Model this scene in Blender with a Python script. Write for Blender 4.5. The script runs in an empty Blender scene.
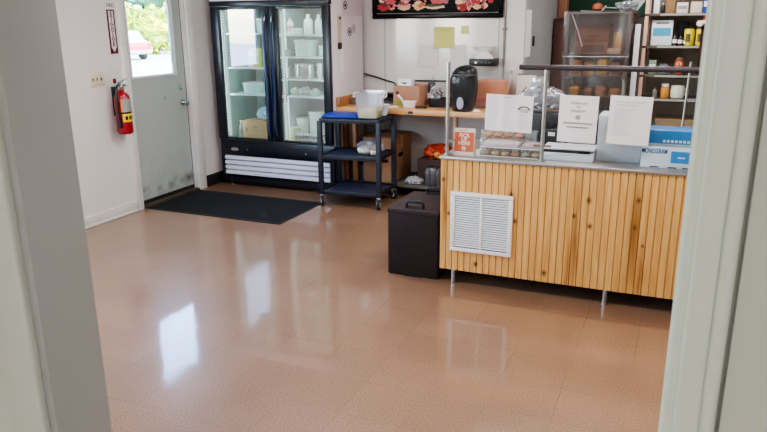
import bpy, bmesh, math, random
from mathutils import Vector, Matrix, noise
random.seed(7)
SC = bpy.context.scene
COL = SC.collection
PI = math.pi

# ------------------------------------------------------------------ camera
F_PX, CAM_H = 686.43, 1.74
PITCH, YAW, ROLL = math.radians(15.8285), math.radians(-23.4384), math.radians(0.4837)
fwd = Vector((math.sin(YAW)*math.cos(PITCH), math.cos(YAW)*math.cos(PITCH), -math.sin(PITCH)))
r0 = fwd.cross(Vector((0, 0, 1))).normalized()
d0 = fwd.cross(r0)
rt = math.cos(ROLL)*r0 + math.sin(ROLL)*d0
dn = -math.sin(ROLL)*r0 + math.cos(ROLL)*d0
cam = bpy.data.cameras.new('camera')
camo = bpy.data.objects.new('camera', cam)
COL.objects.link(camo)
R3 = Matrix((rt, -dn, -fwd)).transposed()
camo.matrix_world = Matrix.Translation((0, 0, CAM_H)) @ R3.to_4x4()
cam.sensor_width = 36.0
cam.lens = F_PX/767*36.0
cam.clip_start = 0.05
cam.clip_end = 300
cam.dof.use_dof = True
cam.dof.focus_distance = 5.4
cam.dof.aperture_fstop = 13.0
SC.camera = camo

# ------------------------------------------------------------------ colour and materials
def lin(c):
    out = []
    for v in c[:3]:
        v = v/255.0
        out.append(v/12.92 if v <= 0.04045 else ((v+0.055)/1.055)**2.4)
    return (*out, 1.0)

MATS = {}
def mat(name, col, rough=0.5, metal=0.0, var=0.0, vscale=8.0, bump=0.0, bscale=60.0, col2=None, spec=0.5, coat=0.0, coatr=0.1, emit=None, estr=0.0, alpha=1.0, obj=True):
    if name in MATS: return MATS[name]
    m = bpy.data.materials.new(name); m.use_nodes = True
    nt = m.node_tree; N, L = nt.nodes, nt.links
    b = N['Principled BSDF']
    b.inputs['Base Color'].default_value = lin(col)
    b.inputs['Roughness'].default_value = rough
    b.inputs['Metallic'].default_value = metal
    b.inputs['Specular IOR Level'].default_value = spec
    b.inputs['Coat Weight'].default_value = coat
    b.inputs['Coat Roughness'].default_value = coatr
    b.inputs['Alpha'].default_value = alpha
    tc = N.new('ShaderNodeTexCoord')
    if var > 0 or col2:
        n = N.new('ShaderNodeTexNoise'); n.inputs['Scale'].default_value = vscale; n.inputs['Detail'].default_value = 5
        L.new(tc.outputs['Object'], n.inputs['Vector'])
        r = N.new('ShaderNodeValToRGB')
        c1 = lin(col)
        c2 = lin(col2) if col2 else (*[max(0, x*(1-var)) for x in c1[:3]], 1)
        r.color_ramp.elements[0].position = .35; r.color_ramp.elements[1].position = .65
        r.color_ramp.elements[0].color = c2; r.color_ramp.elements[1].color = c1
        L.new(n.outputs['Fac'], r.inputs['Fac']); L.new(r.outputs['Color'], b.inputs['Base Color'])
    if bump > 0:
        n2 = N.new('ShaderNodeTexNoise'); n2.inputs['Scale'].default_value = bscale; n2.inputs['Detail'].default_value = 4
        L.new(tc.outputs['Object'], n2.inputs['Vector'])
        bp = N.new('ShaderNodeBump'); bp.inputs['Strength'].default_value = bump; bp.inputs['Distance'].default_value = .01
        L.new(n2.outputs['Fac'], bp.inputs['Height']); L.new(bp.outputs['Normal'], b.inputs['Normal'])
    if emit:
        b.inputs['Emission Color'].default_value = lin(emit); b.inputs['Emission Strength'].default_value = estr
    MATS[name] = m
    return m

def glass(name, tint=(255, 255, 255), refl=0.05, rough=0.02, haze=0.0, hazecol=(230, 235, 235)):
    """thin clear sheet: mostly see-through, reflecting more at grazing angles; haze adds a milky film"""
    if name in MATS: return MATS[name]
    m = bpy.data.materials.new(name); m.use_nodes = True
    nt = m.node_tree; N, L = nt.nodes, nt.links
    N.remove(N['Principled BSDF']); out = N['Material Output']
    t = N.new('ShaderNodeBsdfTransparent'); t.inputs['Color'].default_value = lin(tint)
    g = N.new('ShaderNodeBsdfGlossy'); g.inputs['Roughness'].default_value = rough
    lw = N.new('ShaderNodeLayerWeight'); lw.inputs['Blend'].default_value = .5
    p = N.new('ShaderNodeMath'); p.operation = 'POWER'; p.inputs[1].default_value = 4.0
    L.new(lw.outputs['Facing'], p.inputs[0])
    a = N.new('ShaderNodeMath'); a.operation = 'MULTIPLY_ADD'; a.inputs[1].default_value = .85; a.inputs[2].default_value = refl
    L.new(p.outputs[0], a.inputs[0])
    mx = N.new('ShaderNodeMixShader'); L.new(a.outputs[0], mx.inputs[0]); L.new(g.outputs[0], mx.inputs[2])
    if haze > 0:
        d = N.new('ShaderNodeBsdfDiffuse'); d.inputs['Color'].default_value = lin(hazecol)
        tl = N.new('ShaderNodeBsdfTranslucent'); tl.inputs['Color'].default_value = lin(hazecol)
        dm = N.new('ShaderNodeMixShader'); dm.inputs[0].default_value = .5
        L.new(d.outputs[0], dm.inputs[1]); L.new(tl.outputs[0], dm.inputs[2])
        m2 = N.new('ShaderNodeMixShader'); m2.inputs[0].default_value = haze
        L.new(t.outputs[0], m2.inputs[1]); L.new(dm.outputs[0], m2.inputs[2]); L.new(m2.outputs[0], mx.inputs[1])
    else:
        L.new(t.outputs[0], mx.inputs[1])
    L.new(mx.outputs[0], out.inputs['Surface'])
    MATS[name] = m
    return m

def math_node(N, op, a=None, b=None, L=None):
    n = N.new('ShaderNodeMath'); n.operation = op
    for i, v in enumerate((a, b)):
        if v is None: continue
        if isinstance(v, (int, float)): n.inputs[i].default_value = v
        else: L.new(v, n.inputs[i])
    return n.outputs[0]

# ------------------------------------------------------------------ mesh builder
class B:
    def __init__(s): s.bm = bmesh.new(); s.mi = 0
    def _merge(s, t, M=None):
        if M is not None: bmesh.ops.transform(t, matrix=M, verts=t.verts)
        vm = {}
        for v in t.verts: vm[v] = s.bm.verts.new(v.co)
        for f in t.faces:
            try:
                nf = s.bm.faces.new([vm[v] for v in f.verts]); nf.material_index = s.mi
            except ValueError: pass
        t.free(); return s
    def box(s, x0, x1, y0, y1, z0, z1, r=0.0, seg=2, M=None):
        t = bmesh.new(); bmesh.ops.create_cube(t, size=1)
        for v in t.verts:
            v.co = Vector(((x0+x1)/2+v.co.x*(x1-x0), (y0+y1)/2+v.co.y*(y1-y0), (z0+z1)/2+v.co.z*(z1-z0)))
        if r > 0: bmesh.ops.bevel(t, geom=t.edges[:], offset=r, segments=seg, affect='EDGES', profile=.5)
        return s._merge(t, M)
    def cyl(s, p0, p1, r, seg=16, r2=None, caps=True):
        p0, p1 = Vector(p0), Vector(p1); d = p1-p0
        t = bmesh.new(); bmesh.ops.create_cone(t, cap_ends=caps, segments=seg, radius1=r, radius2=r if r2 is None else r2, depth=d.length)
        q = Vector((0, 0, 1)).rotation_difference(d.normalized())
        return s._merge(t, Matrix.Translation((p0+p1)/2) @ q.to_matrix().to_4x4())
    def tube(s, pts, r, seg=8, cyclic=False):
        pts = [Vector(p) for p in pts]; n = len(pts); rings = []
        up = Vector((0, 0, 1)); prev = None
        for i, p in enumerate(pts):
            a = pts[i-1] if (i > 0 or cyclic) else p; b = pts[(i+1) % n] if (i < n-1 or cyclic) else p
            d = (b-a).normalized()
            if prev is None:
                x = d.cross(up)
                if x.length < 1e-3: x = d.cross(Vector((1, 0, 0)))
            else: x = prev - d*prev.dot(d)
            x.normalize(); prev = x; y = d.cross(x)
            rr = r[i] if isinstance(r, (list, tuple)) else r
            rings.append([s.bm.verts.new(p + (x*math.cos(2*PI*k/seg)+y*math.sin(2*PI*k/seg))*rr) for k in range(seg)])
        for i in range(n if cyclic else n-1):
            A, Bq = rings[i], rings[(i+1) % n]
            for k in range(seg):
                f = s.bm.faces.new((A[k], A[(k+1) % seg], Bq[(k+1) % seg], Bq[k])); f.material_index = s.mi
        if not cyclic:
            for rg in (rings[0][::-1], rings[-1]):
                f = s.bm.faces.new(rg); f.material_index = s.mi
        return s
    def loft(s, secs, seg=24, capb=True, capt=True):
        """secs: (z, cx, cy, rx, ry, n) superellipse sections"""
        rings = []
        for (z, cx, cy, rx, ry, n) in secs:
            ring = []
            for k in range(seg):
                a = 2*PI*(k+.5)/seg; c, q = math.cos(a), math.sin(a)
                ring.append(s.bm.verts.new((cx+rx*math.copysign(abs(c)**(2/n), c), cy+ry*math.copysign(abs(q)**(2/n), q), z)))
            rings.append(ring)
        for A, Bq in zip(rings, rings[1:]):
            for k in range(seg):
                f = s.bm.faces.new((A[k], A[(k+1) % seg], Bq[(k+1) % seg], Bq[k])); f.material_index = s.mi
        if capb: s.bm.faces.new(rings[0][::-1]).material_index = s.mi
        if capt: s.bm.faces.new(rings[-1]).material_index = s.mi
        return s
    def lathe(s, prof, cx=0, cy=0, seg=20):
        return s.loft([(z, cx, cy, r, r, 2) for r, z in prof], seg)
    def poly(s, pts):
        f = s.bm.faces.new([s.bm.verts.new(p) for p in pts]); f.material_index = s.mi; return s
    def prism(s, pts, vec):
        vec = Vector(vec); a = [s.bm.verts.new(p) for p in pts]; b = [s.bm.verts.new(Vector(p)+vec) for p in pts]
        fs = [s.bm.faces.new(a[::-1]), s.bm.faces.new(b)]
        n = len(a)
        for i in range(n): fs.append(s.bm.faces.new((a[i], a[(i+1) % n], b[(i+1) % n], b[i])))
        for f in fs: f.material_index = s.mi
        return s
    def blob(s, c, rad, amp=.15, fr=3.0, sub=3, seed=0, flat=None):
        t = bmesh.new(); bmesh.ops.create_icosphere(t, subdivisions=sub, radius=1)
        for v in t.verts:
            p = v.co.copy(); k = 1+amp*noise.noise(p*fr+Vector((seed*3.1, seed*1.7, seed)))*2 + amp*.5*noise.noise(p*fr*2.7+Vector((seed, 5, 1)))
            q = p*k
            if flat is not None and q.z < flat: q.z = flat
            v.co = Vector((c[0]+q.x*rad[0], c[1]+q.y*rad[1], c[2]+q.z*rad[2]))
        return s._merge(t)
    def build(s, name, m, parent=None, kind=None, angle=35, weld=True, loc=None, rot=None):
        bm = s.bm
        if weld: bmesh.ops.remove_doubles(bm, verts=bm.verts, dist=1e-5)
        bmesh.ops.recalc_face_normals(bm, faces=bm.faces)
        ca = math.radians(angle)
        for f in bm.faces: f.smooth = True
        for e in bm.edges:
            if len(e.link_faces) == 2: e.smooth = e.calc_face_angle(0) < ca
        me = bpy.data.meshes.new(name); bm.to_mesh(me); bm.free()
        for x in (m if isinstance(m, (list, tuple)) else [m]): me.materials.append(x)
        o = bpy.data.objects.new(name, me); COL.objects.link(o)
        if parent is not None: o.parent = parent
        if loc is not None: o.location = loc
        if rot is not None: o.rotation_euler = rot
        if kind: o['kind'] = kind
        return o

def tag(o, label, cat, group=None, kind=None):
    o['label'] = label; o['category'] = cat
    if group: o['group'] = group
    if kind: o['kind'] = kind
    return o
def thing(name, label, cat, loc=(0, 0, 0), rz=0, group=None, rot=None):
    o = bpy.data.objects.new(name, None); COL.objects.link(o)
    o.location = loc; o.rotation_euler = rot if rot else (0, 0, rz)
    o.empty_display_size = .05
    return tag(o, label, cat, group)
def copy_tree(o, parent=None):
    c = o.copy(); COL.objects.link(c)
    if parent is not None: c.parent = parent
    for ch in list(o.children): copy_tree(ch, c)
    return c
def dup(o, loc, rz, label, group=None):
    c = copy_tree(o); c.location = loc; c.rotation_euler = (0, 0, rz); c['label'] = label
    if group: c['group'] = group
    return c
def text(body, size, m, parent, loc, rot, name='lettering', ext=.0004, align='CENTER', sx=1.0, spacing=1.0, bold=0.0):
    cu = bpy.data.curves.new(name, 'FONT'); cu.body = body; cu.size = size; cu.extrude = ext; cu.align_x = align; cu.align_y = 'CENTER'
    cu.offset = bold; cu.space_line = spacing; cu.resolution_u = 2
    t = bpy.data.objects.new('tmp', cu); COL.objects.link(t)
    dg = bpy.context.evaluated_depsgraph_get()
    me = bpy.data.meshes.new_from_object(t.evaluated_get(dg))
    bpy.data.objects.remove(t); bpy.data.curves.remove(cu)
    me.materials.clear(); me.materials.append(m); me.name = name
    o = bpy.data.objects.new(name, me); COL.objects.link(o)
    o.location = loc; o.rotation_euler = rot; o.scale = (sx, 1, 1)
    if parent is not None: o.parent = parent
    return o
FX = (PI/2, 0, PI/2)      # lettering that faces +X
FY = (PI/2, 0, 0)         # lettering that faces -Y
def struct(name, b, m, parent=None): return b.build(name, m, parent, 'structure')

# ------------------------------------------------------------------ common materials
M_wall = mat('wall paint', (226, 221, 218), .55, var=.05, vscale=2.0)
M_panel = mat('back wall panel', (214, 209, 207), .12, var=.04, vscale=1.5, spec=.9)
M_trim = mat('white trim paint', (228, 225, 220), .45, var=.08, vscale=6)
M_jamb = mat('door frame paint', (204, 214, 203), .42, var=.03, vscale=3)
M_jambg = mat('shaded reveal paint', (164, 168, 166), .5, var=.03, vscale=3)  # frame paint darkened: the shade on the reveal is put into the colour
M_ceil = mat('ceiling', (235, 235, 232), .8, bump=.2, bscale=40)
M_door = mat('grey door paint', (172, 178, 174), .45, var=.06, vscale=3)
M_black = mat('black plastic', (16, 17, 20), .4)
M_blackgloss = mat('black gloss plastic', (3, 3, 4), .2, spec=.22)
M_navy = mat('blue black frame', (14, 18, 30), .32)
M_rubber = mat('black rubber', (26, 26, 28), .75)
M_steel = mat('brushed steel', (176, 174, 170), .3, 1.0, bump=.03, bscale=200)
M_chrome = mat('chrome', (200, 200, 200), .15, 1.0)
M_alu = mat('aluminium ledge', (170, 165, 160), .35, .8)
M_white = mat('white plastic', (232, 232, 230), .4)
M_paper = mat('paper', (226, 219, 219), .8)
M_ink = mat('grey ink', (120, 116, 118), .8)
M_inkdark = mat('dark ink', (50, 46, 48), .8)
M_card = mat('cardboard', (168, 124, 88), .8, var=.1, vscale=10)
M_dark = mat('dark void', (18, 17, 17), .8)
M_red = mat('extinguisher red', (150, 12, 28), .28, coat=.4)
M_glass = glass('window glass', refl=.05)
M_clear = glass('clear plastic', (250, 250, 250), refl=.08, rough=.08, haze=.12)
M_film = glass('plastic film', (206, 196, 194), refl=.08, rough=.22, haze=.13, hazecol=(150,140,140))
M_bag = glass('plastic bag', (235, 235, 240), refl=.16, rough=.12, haze=.45, hazecol=(205, 207, 214))

# floor: speckled vinyl composition tile under a waxed coat
def floor_mat():
    m = bpy.data.materials.new('waxed floor tile'); m.use_nodes = True
    nt = m.node_tree; N, L = nt.nodes, nt.links; b = N['Principled BSDF']
    tc = N.new('ShaderNodeTexCoord')
    sp = N.new('ShaderNodeSeparateXYZ'); L.new(tc.outputs['Object'], sp.inputs[0])
    T = .305
    ux = math_node(N, 'DIVIDE', math_node(N, 'ADD', sp.outputs[0], .40+30*T, L), T, L)
    uy = math_node(N, 'DIVIDE', math_node(N, 'ADD', sp.outputs[1], -2.797+30*T, L), T, L)
    def line(u):
        fr = math_node(N, 'FRACT', u, None, L)
        d = math_node(N, 'ABSOLUTE', math_node(N, 'SUBTRACT', fr, .5, L), None, L)
        return math_node(N, 'GREATER_THAN', d, .5-.0045, L)
    ln = math_node(N, 'MAXIMUM', line(ux), line(uy), L)
    fx = math_node(N, 'FLOOR', ux, None, L); fy = math_node(N, 'FLOOR', uy, None, L)
    cx = N.new('ShaderNodeCombineXYZ'); L.new(fx, cx.inputs[0]); L.new(fy, cx.inputs[1])
    wn = N.new('ShaderNodeTexWhiteNoise'); wn.noise_dimensions = '2D'; L.new(cx.outputs[0], wn.inputs['Vector'])
    # chips
    n1 = N.new('ShaderNodeTexNoise'); n1.inputs['Scale'].default_value = 130; n1.inputs['Detail'].default_value = 4; n1.inputs['Roughness'].default_value = .75
    L.new(tc.outputs['Object'], n1.inputs['Vector'])
    r = N.new('ShaderNodeValToRGB'); cr = r.color_ramp
    cr.elements[0].position = .30; cr.elements[0].color = lin((100, 74, 57))
    cr.elements[1].position = .72; cr.elements[1].color = lin((180, 146, 119))
    e = cr.elements.new(.5); e.color = lin((144, 108, 83))
    L.new(n1.outputs['Fac'], r.inputs['Fac'])
    # wear
    n2 = N.new('ShaderNodeTexNoise'); n2.inputs['Scale'].default_value = 1.3; n2.inputs['Detail'].default_value = 4
    L.new(tc.outputs['Object'], n2.inputs['Vector'])
    mr = N.new('ShaderNodeMapRange'); mr.inputs[1].default_value = .3; mr.inputs[2].default_value = .7; mr.inputs[3].default_value = .86; mr.inputs[4].default_value = 1.06
    L.new(n2.outputs['Fac'], mr.inputs[0])
    tv = math_node(N, 'MULTIPLY_ADD', wn.outputs['Value'], .10, L); tv.node.inputs[2].default_value = .95
    k = math_node(N, 'MULTIPLY', mr.outputs[0], tv, L)
    n3 = N.new('ShaderNodeTexNoise'); n3.inputs['Scale'].default_value = 1.7
    L.new(tc.outputs['Object'], n3.inputs['Vector'])
    lm = N.new('ShaderNodeMapRange'); lm.inputs[1].default_value = .42; lm.inputs[2].default_value = .6; lm.inputs[3].default_value = .08; lm.inputs[4].default_value = .6
    L.new(n3.outputs['Fac'], lm.inputs[0])
    lk = math_node(N, 'MULTIPLY', ln, lm.outputs[0], L)
    k2 = math_node(N, 'MULTIPLY', k, math_node(N, 'SUBTRACT', 1.0, lk, L), L)
    vm = N.new('ShaderNodeVectorMath'); vm.operation = 'SCALE'
    L.new(r.outputs['Color'], vm.inputs[0]); L.new(k2, vm.inputs['Scale'])
    L.new(vm.outputs[0], b.inputs['Base Color'])
    b.inputs['Roughness'].default_value = .34
    b.inputs['Specular IOR Level'].default_value = .4
    b.inputs['Coat Weight'].default_value = 1.0
    b.inputs['Coat IOR'].default_value = 1.42
    cr2 = N.new('ShaderNodeMapRange'); cr2.inputs[1].default_value = .3; cr2.inputs[2].default_value = .7; cr2.inputs[3].default_value = .05; cr2.inputs[4].default_value = .11
    L.new(n2.outputs['Fac'], cr2.inputs[0]); L.new(cr2.outputs[0], b.inputs['Coat Roughness'])
    n4 = N.new('ShaderNodeTexNoise'); n4.inputs['Scale'].default_value = 5; L.new(tc.outputs['Object'], n4.inputs['Vector'])
    bp = N.new('ShaderNodeBump'); bp.inputs['Strength'].default_value = .05; bp.inputs['Distance'].default_value = .02
    L.new(n4.outputs['Fac'], bp.inputs['Height']); L.new(bp.outputs['Normal'], b.inputs['Coat Normal'])
    return m

# pine beadboard with knots and dark heartwood streaks (object coordinates: x along, z up)
def pine_mat():
    m = bpy.data.materials.new('knotty pine boards'); m.use_nodes = True
    nt = m.node_tree; N, L = nt.nodes, nt.links; b = N['Principled BSDF']
    tc = N.new('ShaderNodeTexCoord')
    sp = N.new('ShaderNodeSeparateXYZ'); L.new(tc.outputs['Object'], sp.inputs[0])
    idx = math_node(N, 'FLOOR', math_node(N, 'DIVIDE', math_node(N, 'ADD', sp.outputs[0], 1.422, L), .0435, L), None, L)
    wn = N.new('ShaderNodeTexWhiteNoise'); wn.noise_dimensions = '1D'; L.new(idx, wn.inputs['W'])
    mp = N.new('ShaderNodeMapping'); mp.inputs['Scale'].default_value = (1, 1, .06)
    L.new(tc.outputs['Object'], mp.inputs['Vector'])
    ad = N.new('ShaderNodeVectorMath'); ad.operation = 'ADD'; cb = N.new('ShaderNodeCombineXYZ')
    L.new(math_node(N, 'MULTIPLY', wn.outputs['Value'], 3.0, L), cb.inputs[1]); L.new(mp.outputs[0], ad.inputs[0]); L.new(cb.outputs[0], ad.inputs[1])
    n1 = N.new('ShaderNodeTexNoise'); n1.inputs['Scale'].default_value = 45; n1.inputs['Detail'].default_value = 4; n1.inputs['Distortion'].default_value = .6
    L.new(ad.outputs[0], n1.inputs['Vector'])
    r = N.new('ShaderNodeValToRGB'); cr = r.color_ramp
    cr.elements[0].position = .3; cr.elements[0].color = lin((206, 150, 82)); cr.elements[1].position = .7; cr.elements[1].color = lin((230, 182, 112))
    L.new(n1.outputs['Fac'], r.inputs['Fac'])
    # knots (x, z, radius) and flame streaks (x, z, half width, half height)
    knots = [(-.944, .665, .013), (-.912, .492, .013), (-.463, .674, .015), (-.545, .565, .012), (-.447, .51, .014), (-.178, .70, .013),
             (-.186, .53, .011), (-.132, .42, .008), (-1.165, .165, .014), (-.71, .165, .015), (-1.40, .73, .012), (-1.36, .50, .01)]
    dk = None
    for (x, z, s) in knots:
        dx = math_node(N, 'DIVIDE', math_node(N, 'SUBTRACT', sp.outputs[0], x, L), s, L)
        dz = math_node(N, 'DIVIDE', math_node(N, 'SUBTRACT', sp.outputs[2], z, L), s*1.25, L)
        q = math_node(N, 'ADD', math_node(N, 'MULTIPLY', dx, dx, L), math_node(N, 'MULTIPLY', dz, dz, L), L)
        g = math_node(N, 'EXPONENT', math_node(N, 'MULTIPLY', q, -1.0, L), None, L)
        dk = g if dk is None else math_node(N, 'MAXIMUM', dk, g, L)
    st = None
    wob = math_node(N, 'MULTIPLY', math_node(N, 'SUBTRACT', n1.outputs['Fac'], .5, L), .05, L)
    for (x, z, s, hz) in [(-.185, .50, .030, .34), (-.53, .42, .016, .30), (-.565, .2, .016, .28), (-.945, .55, .02, .16), (-.13, .2, .02, .2), (-1.395, .6, .012, .3)]:
        dx = math_node(N, 'DIVIDE', math_node(N, 'SUBTRACT', math_node(N, 'ADD', sp.outputs[0], wob, L), x, L), s, L)
        dz = math_node(N, 'DIVIDE', math_node(N, 'SUBTRACT', sp.outputs[2], z, L), hz, L)
        q = math_node(N, 'ADD', math_node(N, 'MULTIPLY', dx, dx, L), math_node(N, 'MULTIPLY', dz, dz, L), L)
        g = math_node(N, 'MULTIPLY', math_node(N, 'EXPONENT', math_node(N, 'MULTIPLY', q, -1.0, L), None, L), .9, L)
        st = g if st is None else math_node(N, 'MAXIMUM', st, g, L)
    m1 = N.new('ShaderNodeMixRGB'); m1.inputs[2].default_value = lin((146, 90, 40)); L.new(st, m1.inputs[0]); L.new(r.outputs['Color'], m1.inputs[1])
    m2 = N.new('ShaderNodeMixRGB'); m2.inputs[2].default_value = lin((80, 38, 14)); L.new(dk, m2.inputs[0]); L.new(m1.outputs[0], m2.inputs[1])
    hv = N.new('ShaderNodeHueSaturation'); L.new(m2.outputs[0], hv.inputs['Color'])
    vv = math_node(N, 'MULTIPLY_ADD', wn.outputs['Value'], .12, L); vv.node.inputs[2].default_value = .92
    L.new(vv, hv.inputs['Value']); L.new(hv.outputs['Color'], b.inputs['Base Color'])
    b.inputs['Roughness'].default_value = .38
    return m

def wood_mat(name, c1, c2, axis=0, rough=.4, scale=14):
    m = bpy.data.materials.new(name); m.use_nodes = True
    nt = m.node_tree; N, L = nt.nodes, nt.links; b = N['Principled BSDF']
    tc = N.new('ShaderNodeTexCoord'); mp = N.new('ShaderNodeMapping')
    sc = [1, 1, 1]; sc[axis] = .08; mp.inputs['Scale'].default_value = sc
    L.new(tc.outputs['Object'], mp.inputs['Vector'])
    n = N.new('ShaderNodeTexNoise'); n.inputs['Scale'].default_value = scale; n.inputs['Detail'].default_value = 5; n.inputs['Distortion'].default_value = .5
    L.new(mp.outputs[0], n.inputs['Vector'])
    r = N.new('ShaderNodeValToRGB'); r.color_ramp.elements[0].position = .3; r.color_ramp.elements[1].position = .7
    r.color_ramp.elements[0].color = lin(c1); r.color_ramp.elements[1].color = lin(c2)
    L.new(n.outputs['Fac'], r.inputs['Fac']); L.new(r.outputs['Color'], b.inputs['Base Color'])
    b.inputs['Roughness'].default_value = rough
    return m

# ================================================================== THE ROOM
LX, BY, RX, FY0, FY1, CZ = -4.72, 7.0, 3.2, .775, .886, 2.75
FARY, RETX = 9.0, -1.5
struct('floor', B().box(LX-.15, RX+.15, -2.2, FARY+.15, -.06, 0), floor_mat())
struct('ceiling', B().box(LX-.15, RX+.15, -2.2, FARY+.15, CZ, CZ+.1), M_ceil)
# left wall with the door opening (y 4.99 .. 5.87, z 0 .. 2.08)
D0, D1, DZ = 4.99, 5.87, 2.08
b = B().box(LX-.13, LX, FY0, 1.15, 0, CZ).box(LX-.13, LX, 2.95, D0, 0, CZ).box(LX-.13, LX, 1.15, 2.95, 0, 1.08).box(LX-.13, LX, 1.15, 2.95, 2.3, CZ).box(LX-.13, LX, D1, BY+.13, 0, CZ).box(LX-.13, LX, D0, D1, DZ, CZ)
struct('wall_left', b, M_wall)
b = B().box(LX, RETX, BY, BY+.1, 0, CZ)
struct('wall_back', b, M_panel)
for k, sx in enumerate((-3.0, -1.755)):
    struct('trim_%d' % (8+k), B().box(sx-.006, sx+.006, BY-.003, BY-.0005, .0, CZ), mat('seam strip', (166, 162, 160), .5))
M_grey = mat('grey return wall', (158, 157, 160), .4, var=.06, vscale=3)
struct('wall_return', B().box(RETX-.1, RETX, BY+.1, FARY, 0, CZ), M_grey)
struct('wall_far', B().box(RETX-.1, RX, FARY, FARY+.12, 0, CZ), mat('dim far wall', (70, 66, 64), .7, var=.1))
struct('wall_right', B().box(RX, RX+.12, -2.2, FARY+.12, 0, CZ), M_wall)
# front wall: doorway x -0.95 .. 0.008, storefront window x -3.75 .. -2.0
OX0, OX1, OZ = -.983, .015, 2.15
WX0, WX1, WZ0, WZ1 = -4.6, -3.80, 1.08, 2.3
VY0, VY1 = 1.15, 2.95
b = B().box(OX1+.02, RX, FY0, FY1, 0, CZ).box(OX0, OX1+.02, FY0, FY1, OZ, CZ)
b.box(WX1, OX0-.02, FY0, FY1, 0, CZ).box(LX, WX0, FY0, FY1, 0, CZ).box(WX0, WX1, FY0, FY1, 0, WZ0).box(WX0, WX1, FY0, FY1, WZ1, CZ)
struct('wall_front', b, M_wall)
w1 = struct('window_1', B().box(WX0, WX0+.05, FY0+.02, FY1-.02, WZ0, WZ1).box(WX1-.05, WX1, FY0+.02, FY1-.02, WZ0, WZ1).box(WX0+.05, WX1-.05, FY0+.02, FY1-.02, WZ0, WZ0+.05)
            .box(WX0+.05, WX1-.05, FY0+.02, FY1-.02, WZ1-.05, WZ1), M_white)
B().poly([(WX0+.05, .83, WZ0+.05), (WX1-.05, .83, WZ0+.05), (WX1-.05, .83, WZ1-.05), (WX0+.05, .83, WZ1-.05)]).build('window_pane', M_glass, w1)
w2 = struct('window_2', B().box(LX-.11, LX-.02, VY0, VY0+.05, WZ0, WZ1).box(LX-.11, LX-.02, VY1-.05, VY1, WZ0, WZ1).box(LX-.11, LX-.02, VY0+.05, VY1-.05, WZ0, WZ0+.05).box(LX-.11, LX-.02, VY0+.05, VY1-.05, WZ1-.05, WZ1).box(LX-.11, LX-.02, 2.03, 2.07, WZ0+.05, WZ1-.05), M_white)
for ya, yb in ((VY0+.05, 2.03), (2.07, VY1-.05)):
    B().poly([(LX-.06, ya, WZ0+.05), (LX-.06, yb, WZ0+.05), (LX-.06, yb, WZ1-.05), (LX-.06, ya, WZ1-.05)]).build('window_pane', M_glass, w2)
# unseen entry lobby round the camera, added to keep open sky off the casings
struct('wall_skyblock_left', B().box(-1.75, -1.65, -2.2, FY0, 0, CZ), M_wall)
struct('wall_skyblock_back', B().box(-1.75, RX, -2.3, -2.2, 0, CZ), M_wall)
# the doorway frame we look through: reveal boards and casings
b = B().box(OX0-.02, OX0, FY0-.006, FY1+.006, 0, OZ, .003)
struct('trim_1', b, M_jambg)
b = B().box(OX1, OX1+.02, FY0-.01, FY1+.01, 0, OZ, .006, 3).box(OX1+.012, OX1+.040, FY0-.018, FY0-.001, 0, OZ+.06, .005, 3)
b.box(OX1+.038, OX1+.054, FY0-.026, FY0-.001, 0, OZ+.06, .007, 4)
struct('trim_2', b, M_jamb)
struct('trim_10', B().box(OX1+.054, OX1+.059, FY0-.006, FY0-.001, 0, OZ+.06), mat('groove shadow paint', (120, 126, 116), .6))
struct('trim_11', B().box(OX1+.059, OX1+.40, FY0-.012, FY0-.001, 0, OZ+.06, .002), mat('lobby panel paint', (186, 193, 180), .5, var=.03, vscale=3))
b = B().box(OX0-.10, OX0-.018, FY0-.022, FY0-.001, 0, OZ+.06, .006, 3).box(OX0-.02, OX1+.02, FY0-.022, FY0-.001, OZ, OZ+.06, .005)
b.box(OX0-.22, OX0-.10, FY0-.014, FY0-.001, 0, OZ+.06, .003)
struct('trim_3', b, M_jamb)
# baseboards
b = B().box(LX, LX+.016, FY1, 4.915, .012, .105, .004).box(LX, LX+.024, FY1, 4.915, 0, .022, .006)
struct('baseboard_left', b, M_trim)
struct('baseboard_corner', B().box(LX, LX+.012, 6.0, 6.98, 0, .125, .003), mat('black cove base', (30, 29, 30), .5))
# ------------------------------------------------------------------ exterior door
DX = LX-.045
b = B()
b.box(DX-.045, DX, 5.02, 5.075, .062, 2.05).box(DX-.045, DX, 5.70, 5.838, .062, 2.05)
b.box(DX-.045, DX, 5.075, 5.70, .062, 1.245).box(DX-.045, DX, 5.075, 5.70, 1.98, 2.05)
M_slab = mat('grey door paint scuffed', (176, 182, 178), .42)
nt = M_slab.node_tree; N, L = nt.nodes, nt.links; pb = N['Principled BSDF']
tc = N.new('ShaderNodeTexCoord'); sp = N.new('ShaderNodeSeparateXYZ'); L.new(tc.outputs['Object'], sp.inputs[0])
nz = N.new('ShaderNodeTexNoise'); nz.inputs['Scale'].default_value = 7; nz.inputs['Detail'].default_value = 6; L.new(tc.outputs['Object'], nz.inputs['Vector'])
zz = math_node(N, 'DIVIDE', math_node(N, 'SUBTRACT', sp.outputs[2], .155, L), .045, L)
band = math_node(N, 'EXPONENT', math_node(N, 'MULTIPLY', math_node(N, 'MULTIPLY', zz, zz, L), -1.0, L), None, L)
nn = N.new('ShaderNodeMapRange'); nn.inputs[1].default_value = .42; nn.inputs[2].default_value = .68; L.new(nz.outputs['Fac'], nn.inputs[0])
low = N.new('ShaderNodeMapRange'); low.inputs[1].default_value = .55; low.inputs[2].default_value = .05; low.inputs[3].default_value = .03; low.inputs[4].default_value = .22; L.new(sp.outputs[2], low.inputs[0])
fac = math_node(N, 'MULTIPLY', nn.outputs[0], math_node(N, 'ADD', math_node(N, 'MULTIPLY', band, .7, L), low.outputs[0], L), L)
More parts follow.
